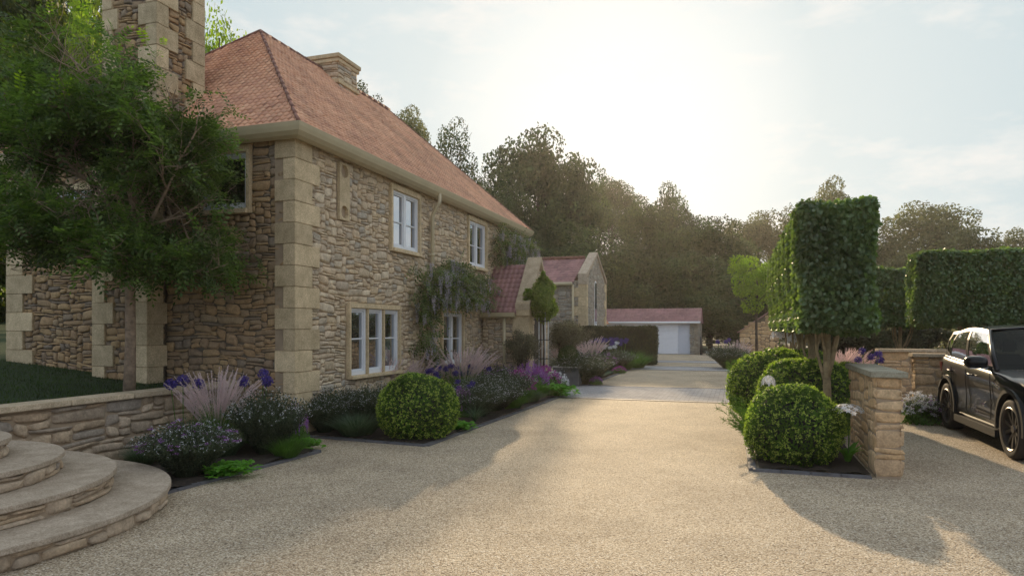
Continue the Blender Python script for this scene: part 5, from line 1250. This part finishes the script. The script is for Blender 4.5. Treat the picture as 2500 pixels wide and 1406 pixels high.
# close trees behind the house, left
LG = 'big trees behind the house on the left'
wt(90, -120, 230, 24, 'big dark tree filling the upper left corner', 'lf_left', v=0, group=LG, z0=.7)
wt(-150, -60, 230, 20, 'big tree at the left edge of the photo', 'lf_left', v=1, group=LG, z0=.7)
wt(270, 0, 180, 30, 'big dark tree left of the tall chimney', 'lf_left', v=2, group=LG, z0=.7)
wt(40, 380, 200, 26, 'lower dark tree behind the left end of the house', 'lf_left', v=3, group=LG, z0=.7, trunk=.1)
wt(-60, 560, 170, 22, 'dark bushy tree at the left edge beyond the lawn', 'lf_left', v=2, group=LG, z0=.7, trunk=.05)
wt(420, 60, 130, 34, 'dark tree behind the tall chimney', 'lf_left', v=1, group=LG, z0=.7)
wt(535, 0, 120, 27, 'yellow green sunlit tree between chimney and roof', 'lf_lime', v=3, z0=.7, dense=12000, ls=.05)
wt(215, -30, 70, 19, 'yellow green sunlit young tree top left of the tall chimney', 'lf_yellow', v=1, z0=.7, dense=9000, ls=.05, nb=40)
x, y = at(1848, 36)
wood_tree('lime_green_tree', 'small bright lime green tree left of the box-headed trees', x, y, 0, 1.75, zat(605, 36), 'lf_lime', 2, None, .6, 7000, .075, 26)

# ================================================================== THE CAR
M['paint'], nt, b = new_mat('black_car_paint')
b.inputs['Base Color'].default_value = (.006, .006, .008, 1); b.inputs['Roughness'].default_value = .3; b.inputs['Coat Weight'].default_value = 1; b.inputs['Coat Roughness'].default_value = .015; b.inputs['Coat IOR'].default_value = 1.3; b.inputs['Specular IOR Level'].default_value = .1
M['tyre'] = plain('tyre_rubber', (.035,.028,.024), .85, bmp=.3, bs=80)
M['rim'] = plain('dark_alloy', (.10,.085,.075), .38, metal=.6, bmp=0)
M['trim'] = plain('black_plastic_trim', (.012,.012,.012), .55, bmp=.1)
M['chrome'] = plain('satin_chrome', (.5,.5,.52), .22, metal=1, bmp=0)
M['seat'] = plain('dark_seat', (.03,.03,.032), .8)
M['lens'], nt, b = new_mat('headlight_lens'); b.inputs['Base Color'].default_value = (.25, .28, .32, 1); b.inputs['Roughness'].default_value = .06; b.inputs['Metallic'].default_value = .6
M['red'], nt, b = new_mat('red_lamp'); b.inputs['Base Color'].default_value = (.18, .005, .005, 1); b.inputs['Roughness'].default_value = .1
m, nt, b = new_mat('car_glass'); M['cglass'] = m
tr = nt.nodes.new('ShaderNodeBsdfTransparent'); tr.inputs[0].default_value = (.27, .31, .29, 1)
gl = nt.nodes.new('ShaderNodeBsdfGlossy'); gl.inputs['Roughness'].default_value = .02
fr = nt.nodes.new('ShaderNodeFresnel'); fr.inputs[0].default_value = 1.28
mx = nt.nodes.new('ShaderNodeMixShader'); nt.links.new(fr.outputs[0], mx.inputs[0]); nt.links.new(tr.outputs[0], mx.inputs[1]); nt.links.new(gl.outputs[0], mx.inputs[2]); nt.links.new(mx.outputs[0], nt.nodes['Material Output'].inputs[0])

car = thing('parked_car', 'glossy black sport utility car parked on the gravel at the right edge', 'car', (4.20, 11.50, 0))
WB, TR = 1.37, .375
# stations: y, half width, z_bottom, z_belt, z_top(centre)
ST = [(-2.24, .55, .42, .78, .80), (-2.20, .72, .30, .84, .88), (-2.02, .86, .26, .91, .96), (-1.70, .93, .25, .96, 1.03), (-1.37, .955, .25, 1.00, 1.07), (-1.0, .955, .25, 1.03, 1.10), (-.62, .95, .25, 1.06, 1.12),
      (0, .95, .25, 1.09, 1.10), (.7, .95, .25, 1.12, 1.13), (1.37, .955, .25, 1.15, 1.16), (1.75, .93, .27, 1.17, 1.18), (2.02, .87, .32, 1.17, 1.18), (2.14, .74, .40, 1.12, 1.13)]
def section(w, zb, zs, zt):
    h = zs-zb
    return [(0, zb), (w*.80, zb), (w*.97, zb+.05), (w*.985, zb+h*.18), (w*.965, zb+h*.34), (w*.985, zb+h*.58), (w*1.0, zb+h*.80), (w*.985, zb+h*.88), (w*.955, zs-.005), (w*.90, zs+.012), (w*.80, zs+(zt-zs)*.45+.01), (w*.4, zt-.004), (0, zt)]
V, Fc = [], []
k = 13; ring = 2*(k-1)
for (y, w, zb, zs, zt) in ST:
    P_ = section(w, zb, zs, zt); full = P_ + [(-x, z) for x, z in P_[-2:0:-1]]
    V += [(x, y, z) for x, z in full]
for i in range(len(ST)-1):
    for j in range(ring): Fc.append((i*ring+j, i*ring+(j+1) % ring, (i+1)*ring+(j+1) % ring, (i+1)*ring+j))
Fc += [tuple(range(ring))[::-1], tuple((len(ST)-1)*ring+j for j in range(ring))]
mb = MB(); mb.add(V, Fc); body = mb.build('body', M['paint'], None, True)
md = body.modifiers.new('s', 'SUBSURF'); md.levels = 2; md.render_levels = 2
cut = MB()
for y in (-WB, WB):
    for s in (-1, 1): cut.lathe([(0, -.28), (.435, -.28), (.435, .28), (0, .28)], (s*.86, y, TR+.02), 40, 'x')
co = cut.build('cutter', M['trim'])
mb_ = body.modifiers.new('b', 'BOOLEAN'); mb_.object = co; mb_.operation = 'DIFFERENCE'; mb_.solver = 'EXACT'
dg = bpy.context.evaluated_depsgraph_get(); me2 = bpy.data.meshes.new_from_object(body.evaluated_get(dg))
body.modifiers.clear(); body.data = me2; me2.materials.clear(); me2.materials.append(M['paint'])
bpy.data.objects.remove(co); body.parent = car
for p_ in me2.polygons: p_.use_smooth = True
try: me2.set_sharp_from_angle(angle=R(40))
except Exception: pass
# greenhouse: side shell between belt and roof rail, split into glass and frame
def Bc(s): y = -.66 + 2.72*s; return np.array([.865-.05*abs(s-.4)-.06*max(0, s-.8)/.2, y, 1.065+.105*min(1, s*1.2)])
def Rc(s):
    y = .10 + 1.80*s; z = 1.60 + .05*math.sin(PI*min(1, s*1.15+.05)) - .04*max(0, s-.6); return np.array([.70-.03*max(0, s-.7), y, z])
def shell(s, v):
    p = Bc(s)*(1-v)+Rc(s)*v; p[0] += .045*math.sin(PI*v)*.9; return p
sb = [0, .055, .43, .455, .475, .80, .82, .955, 1.0]; vb = [0, .07, .35, .65, .90, 1.0]
gl_s = {1: 1, 4: 1, 6: 1}
fr_, gs = MB(), [MB(), MB()]
for side in (-1, 1):
    for i in range(len(sb)-1):
        for j in range(len(vb)-1):
            n = 5
            for q in range(n):
                s0 = sb[i]+(sb[i+1]-sb[i])*q/n; s1 = sb[i]+(sb[i+1]-sb[i])*(q+1)/n
                P_ = [shell(s0, vb[j]), shell(s1, vb[j]), shell(s1, vb[j+1]), shell(s0, vb[j+1])]
                P_ = [(side*p[0], p[1], p[2]) for p in P_]
                if i in gl_s and 1 <= j <= 3: gs[0 if side < 0 else 1].add([(p[0]-side*.008, p[1], p[2]) for p in P_], [(0, 1, 2, 3)])
                else: fr_.add(P_, [(0, 1, 2, 3)])
# roof skin
n = 10; Vr = []
for i in range(n+1):
    s = i/n; c = Rc(s)
    for j in range(9): u = -1+2*j/8; Vr.append((c[0]*u, c[1]-.10*(1-u*u)*(1-s)+.05*(1-u*u)*s, c[2]+.045*(1-u**4)))
fr_.add(Vr, [(i*9+j, i*9+j+1, (i+1)*9+j+1, (i+1)*9+j) for i in range(n) for j in range(8)])
fr_.build('roof_and_pillars', M['paint'], car, True, fix=False)
for s, q in zip(('side', 'side'), gs): q.build('side_windows', M['cglass'], car, True, fix=False)
# windscreen and rear screen
def screen(s, lab, sg):
    b0, r0 = Bc(s), Rc(s); Vw = []
    for i in range(7):
        v = i/6
        for j in range(9):
            u = -1+2*j/8; p = b0*(1-v)+r0*v; Vw.append((p[0]*u*.99, p[1]+sg*(.30*(1-v)+.10*v)*(1-u*u), p[2]-.01+(.045*(1-u**4))*v))
    return Vw, [(i*9+j, i*9+j+1, (i+1)*9+j+1, (i+1)*9+j) for i in range(6) for j in range(8)]
mb = MB(); mb.add(*screen(0, '', -1)); mb.build('windscreen', M['cglass'], car, True, fix=False)
mb = MB(); mb.add(*screen(1, '', .35)); mb.build('rear_window', M['cglass'], car, True, fix=False)
mb = MB()
for s in (-1, 1): mb.tube([(s*.862, -.665, 1.07), (s*.80, -.30, 1.30), (s*.708, .10, 1.60)], [.030, .030, .034], 8)
mb.tube([(-.70, .10, 1.61), (-.3, .02, 1.645), (.3, .02, 1.645), (.70, .10, 1.61)], .022, 8)
mb.build('windscreen_pillars', M['paint'], car, True)
mb = MB()
for s in (-1, 1): mb.tube([(s*(Bc(q)[0]+.012), Bc(q)[1], Bc(q)[2]+.004) for q in np.linspace(0, .97, 12)], .011, 6)
mb.build('belt_moulding', M['chrome'], car, True)
# wheels
def wheel(x, y, s):
    w = thing('wheel', None, None); w.parent = car; w.location = (x, y, TR)
    for kk in ('label', 'category'):
        if kk in w: del w[kk]
    mb = MB(); mb.lathe([(.275, -.105), (.33, -.118), (.362, -.105), (.374, -.07), (.376, 0), (.374, .07), (.362, .105), (.33, .118), (.275, .105), (.27, 0), (.275, -.105)], (0, 0, 0), 48, 'x')
    mb.build('tyre', M['tyre'], w, True)
    mb = MB(); o = s*.085
    mb.lathe([(.278, s*.105), (.268, s*.112), (.255, s*.10), (.250, s*.03), (.25, -s*.08)], n=48, axis='x')
    mb.lathe([(0, s*.078), (.05, s*.078), (.058, s*.06), (.06, 0)], n=20, axis='x')
    for i in range(5):
        for e in (-1, 1):
            a = 2*PI*i/5; a0, a1 = a+e*.10, a+e*.30
            P0 = Vector((o*.75, .04*math.cos(a0), .04*math.sin(a0))); P1 = Vector((o, .262*math.cos(a1), .262*math.sin(a1)))
            t0 = Vector((0, -math.sin(a0), math.cos(a0)))*.014; t1 = Vector((0, -math.sin(a1), math.cos(a1)))*.027; dx = Vector((-s*.03, 0, 0))
            mb.hexa([P0-t0+dx, P0+t0+dx, P1+t1+dx, P1-t1+dx, P0-t0, P0+t0, P1+t1, P1-t1])
    mb.build('rim', M['rim'], w)
    mb = MB(); mb.lathe([(0, s*.0), (.20, s*.0), (.20, -s*.02), (0, -s*.02)], n=32, axis='x'); mb.build('brake_disc', M['trim'], w)
for s in (-1, 1):
    for y in (-WB, WB): wheel(s*.835, y, s)
for s in (-1, 1):
    for y in (-WB, WB):
        mb = MB(); pr = [(s*.955 + s*dx, y+rr_*math.cos(a), TR+.02+rr_*math.sin(a)) for a in np.linspace(-.15, PI+.15, 26) for (rr_, dx) in ((.432, -.06), (.432, .008), (.485, .006), (.485, -.05))]
        mb.add(pr, [(i*4+j, i*4+(j+1) % 4, (i+1)*4+(j+1) % 4, (i+1)*4+j) for i in range(25) for j in range(4)]); mb.build('wheel_arch_trim', M['trim'], car)
    mb = MB(); mb.box((s*.90-.06, -WB+.47, .20), (s*.90+.06, WB-.47, .30)); mb.build('side_skirt', M['trim'], car)
mb = MB(); mb.box((-.6, -1.9, .2), (.6, 1.9, .32)); mb.box((-.72, -1.8, .3), (.72, 1.8, .9)); u = mb.build('underside', M['trim'], car)
# doors: shut lines, handles, mirrors, lamps
for s in (-1, 1):
    for (y, e) in ((-.74, 0), (.30, .0), (1.02, .0)):
        mb = MB(); mb.tube([(s*.957, y+.03, 1.03), (s*.962, y+.02, .9), (s*.951, y, .65), (s*.955, y, .42)], .006, 5); mb.build('door_gap', M['dark'], car)
    for y in (-.02, .98):
        mb = MB(); mb.tube([(s*.962, y-.03, .965), (s*.985, y+.0, .97), (s*.985, y+.17, .975), (s*.962, y+.2, .975)], .012, 6); mb.build('door_handle', M['paint'], car, True)
    mb = MB(); mb.add([(0, 0, 0)], []); mir = MB()
    sx = s*1.06
    Vv, Ff = [], []
    for i, (dy, f) in enumerate(((-.11, .25), (-.095, .7), (-.05, .95), (.0, 1.0), (.05, .98), (.06, .93))):
        for j in range(14):
            a = 2*PI*j/14; cx_, cz_ = math.copysign(abs(math.cos(a))**.7, math.cos(a)), math.copysign(abs(math.sin(a))**.7, math.sin(a))
            Vv.append((sx+.14*f*cx_, -.50+dy, 1.175+.088*f*cz_))
    Ff = [(i*14+j, i*14+(j+1) % 14, (i+1)*14+(j+1) % 14, (i+1)*14+j) for i in range(5) for j in range(14)]+[tuple(range(14)), tuple(70+j for j in range(14))]
    mir.add(Vv, Ff); mo = mir.build('wing_mirror', M['paint'], car, True)
    ml = MB(); ml.tube([(s*.87, -.50, 1.09), (s*.99, -.50, 1.10)], [.03, .025], 8); ml.build('mirror_arm', M['trim'], mo, True)
    ml = MB(); ml.box((sx-.10, -.62, 1.09), (sx+.11, -.52, 1.10)); ml.build('mirror_trim', M['chrome'], mo)
    mb = MB(); mb.hexa([(s*.60, -2.235, .74), (s*.90, -2.0, .76), (s*.90, -1.9, .76), (s*.60, -2.1, .74), (s*.58, -2.20, .86), (s*.90, -1.93, .90), (s*.885, -1.80, .905), (s*.6, -2.1, .86)]); mb.build('headlight', M['lens'], car)
    mb = MB(); mb.hexa([(s*.66, 2.02, .92), (s*.93, 1.75, .93), (s*.93, 1.7, .93), (s*.66, 2.0, .92), (s*.66, 2.13, 1.08), (s*.915, 1.88, 1.08), (s*.925, 1.72, 1.08), (s*.66, 2.0, 1.08)]); mb.build('tail_light', M['red'], car)
    mb = MB(); mb.hexa([(s*.955, -1.02, .84), (s*.966, -.80, .90), (s*.95, -.80, .90), (s*.94, -1.02, .84), (s*.958, -1.02, .87), (s*.967, -.80, .925), (s*.95, -.80, .925), (s*.94, -1.02, .87)]); mb.build('side_vent', M['chrome'], car)
mb = MB(); mb.box((-.5, -2.262, .56), (.5, -2.20, .76))
for z in np.linspace(.58, .74, 6): mb.box((-.5, -2.275, z-.004), (.5, -2.262, z+.004))
mb.build('grille', M['trim'], car)
mb = MB(); mb.box((-.26, -2.29, .40), (.26, -2.25, .50)); mb.build('number_plate', M['white'], car)
mb = MB()
for x in (-.38, .38):
    for y in (-.05, .85):
        mb.hexa([(x-.24, y-.1, .6), (x+.24, y-.1, .6), (x+.24, y+.42, .6), (x-.24, y+.42, .6), (x-.24, y-.1, .85), (x+.24, y-.1, .85), (x+.24, y+.42, .8), (x-.24, y+.42, .8)])
        mb.hexa([(x-.22, y+.32, .8), (x+.22, y+.32, .8), (x+.22, y+.44, .8), (x-.22, y+.44, .8), (x-.17, y+.46, 1.26), (x+.17, y+.46, 1.26), (x+.17, y+.54, 1.26), (x-.17, y+.54, 1.26)])
        mb.hexa([(x-.11, y+.44, 1.29), (x+.11, y+.44, 1.29), (x+.11, y+.52, 1.29), (x-.11, y+.52, 1.29), (x-.10, y+.46, 1.45), (x+.10, y+.46, 1.45), (x+.10, y+.55, 1.45), (x-.10, y+.55, 1.45)])
mb.box((-.8, -.75, .95), (.8, -.35, 1.08)); mb.build('seats', M['seat'], car, bevel=.03)

# ================================================================== CAMERA, SUN, SKY
cam = bpy.data.cameras.new('camera'); co = bpy.data.objects.new('camera', cam); col.objects.link(co)
co.location = (0, 0, H); co.rotation_euler = (PI/2, 0, YAW); cam.lens = 24.0; cam.sensor_width = 36
cam.shift_y = 97/2500; cam.clip_end = 1500; cam.clip_start = .05; sc.camera = co
EL, AZ = R(16.0), R(9.8)                  # sun height, and angle left of the drive direction
sun = bpy.data.lights.new('sun', 'SUN'); so = bpy.data.objects.new('sun', sun); col.objects.link(so)
sun.energy = 5.0; sun.angle = R(.6); sun.color = (1.0, .76, .47)
sd = Vector((-math.sin(AZ)*math.cos(EL), math.cos(AZ)*math.cos(EL), math.sin(EL)))
so.rotation_euler = sd.to_track_quat('Z', 'Y').to_euler()
w = bpy.data.worlds.new('World'); sc.world = w; w.use_nodes = True; nt = w.node_tree; bg = nt.nodes['Background']
sky = nt.nodes.new('ShaderNodeTexSky'); sky.sky_type = 'NISHITA'; sky.sun_disc = False; sky.sun_elevation = EL; sky.sun_rotation = -AZ; sky.altitude = 50; sky.air_density = 1; sky.dust_density = 1.5; sky.ozone_density = 1.5
tc = nt.nodes.new('ShaderNodeTexCoord').outputs['Generated']
dt = nt.nodes.new('ShaderNodeVectorMath'); dt.operation = 'DOT_PRODUCT'; nt.links.new(tc, dt.inputs[0]); dt.inputs[1].default_value = sd
K = 11.3                                    # thin bright haze and cloud over the physical sky
hz = ramp(nt, [(0, tuple(c*K for c in (.50,.60,.72))), (.50, tuple(c*K for c in (.56,.65,.69))), (.86, tuple(c*K for c in (.545,.64,.67))), (.965, tuple(c*K for c in (.66,.72,.72))), (1, tuple(c*K for c in (.90,.90,.86)))])
nt.links.new(dt.outputs['Value'], hz.inputs[0])
mp = nt.nodes.new('ShaderNodeMapping'); mp.inputs['Scale'].default_value = (1.5, 1.5, 4.2); nt.links.new(tc, mp.inputs[0])
cn = noise(nt, mp.outputs[0], 2.6, 7, .62); cr = ramp(nt, [(.47, (0, 0, 0)), (.66, (1, 1, 1))]); nt.links.new(cn.outputs[0], cr.inputs[0])
cl = mixc(nt, hz.outputs[0], tuple(c*K for c in (.90,.84,.80)), cr.outputs[0])
mf = nt.nodes.new('ShaderNodeMath'); mf.operation = 'MULTIPLY'; mf.inputs[1].default_value = .7; nt.links.new(cr.outputs[0], mf.inputs[0])
cl = mixc(nt, hz.outputs[0], tuple(c*K for c in (.92,.86,.80)), mf.outputs[0])
fin = mixc(nt, cl, sky.outputs[0], .02)
nt.links.new(fin, bg.inputs[0]); bg.inputs[1].default_value = .10
sc.view_settings.view_transform = 'Standard'; sc.view_settings.look = 'None'; sc.view_settings.exposure = 0
sc.render.engine = 'CYCLES'; cy = sc.cycles
cy.max_bounces = 7; cy.diffuse_bounces = 3; cy.glossy_bounces = 3; cy.transparent_max_bounces = 8; cy.transmission_bounces = 4; cy.caustics_reflective = False; cy.caustics_refractive = False
cy.use_denoising = True; cy.sample_clamp_indirect = 6

# thin evening haze over the whole garden
hb = MB(); hb.box((-90, -14, -.5), (120, 150, 19)); ho = hb.build('haze', None)
m = bpy.data.materials.new('sunlit_haze'); m.use_nodes = True; nt = m.node_tree; nt.nodes.clear()
vs = nt.nodes.new('ShaderNodeVolumeScatter'); vs.inputs['Color'].default_value = (.95, .90, .84, 1); vs.inputs['Density'].default_value = .0005; vs.inputs['Anisotropy'].default_value = .62
mo = nt.nodes.new('ShaderNodeOutputMaterial'); nt.links.new(vs.outputs[0], mo.inputs['Volume']); ho.data.materials.append(m)
tag(ho, kind='structure'); cy.volume_bounces = 0; cy.volume_max_steps = 64
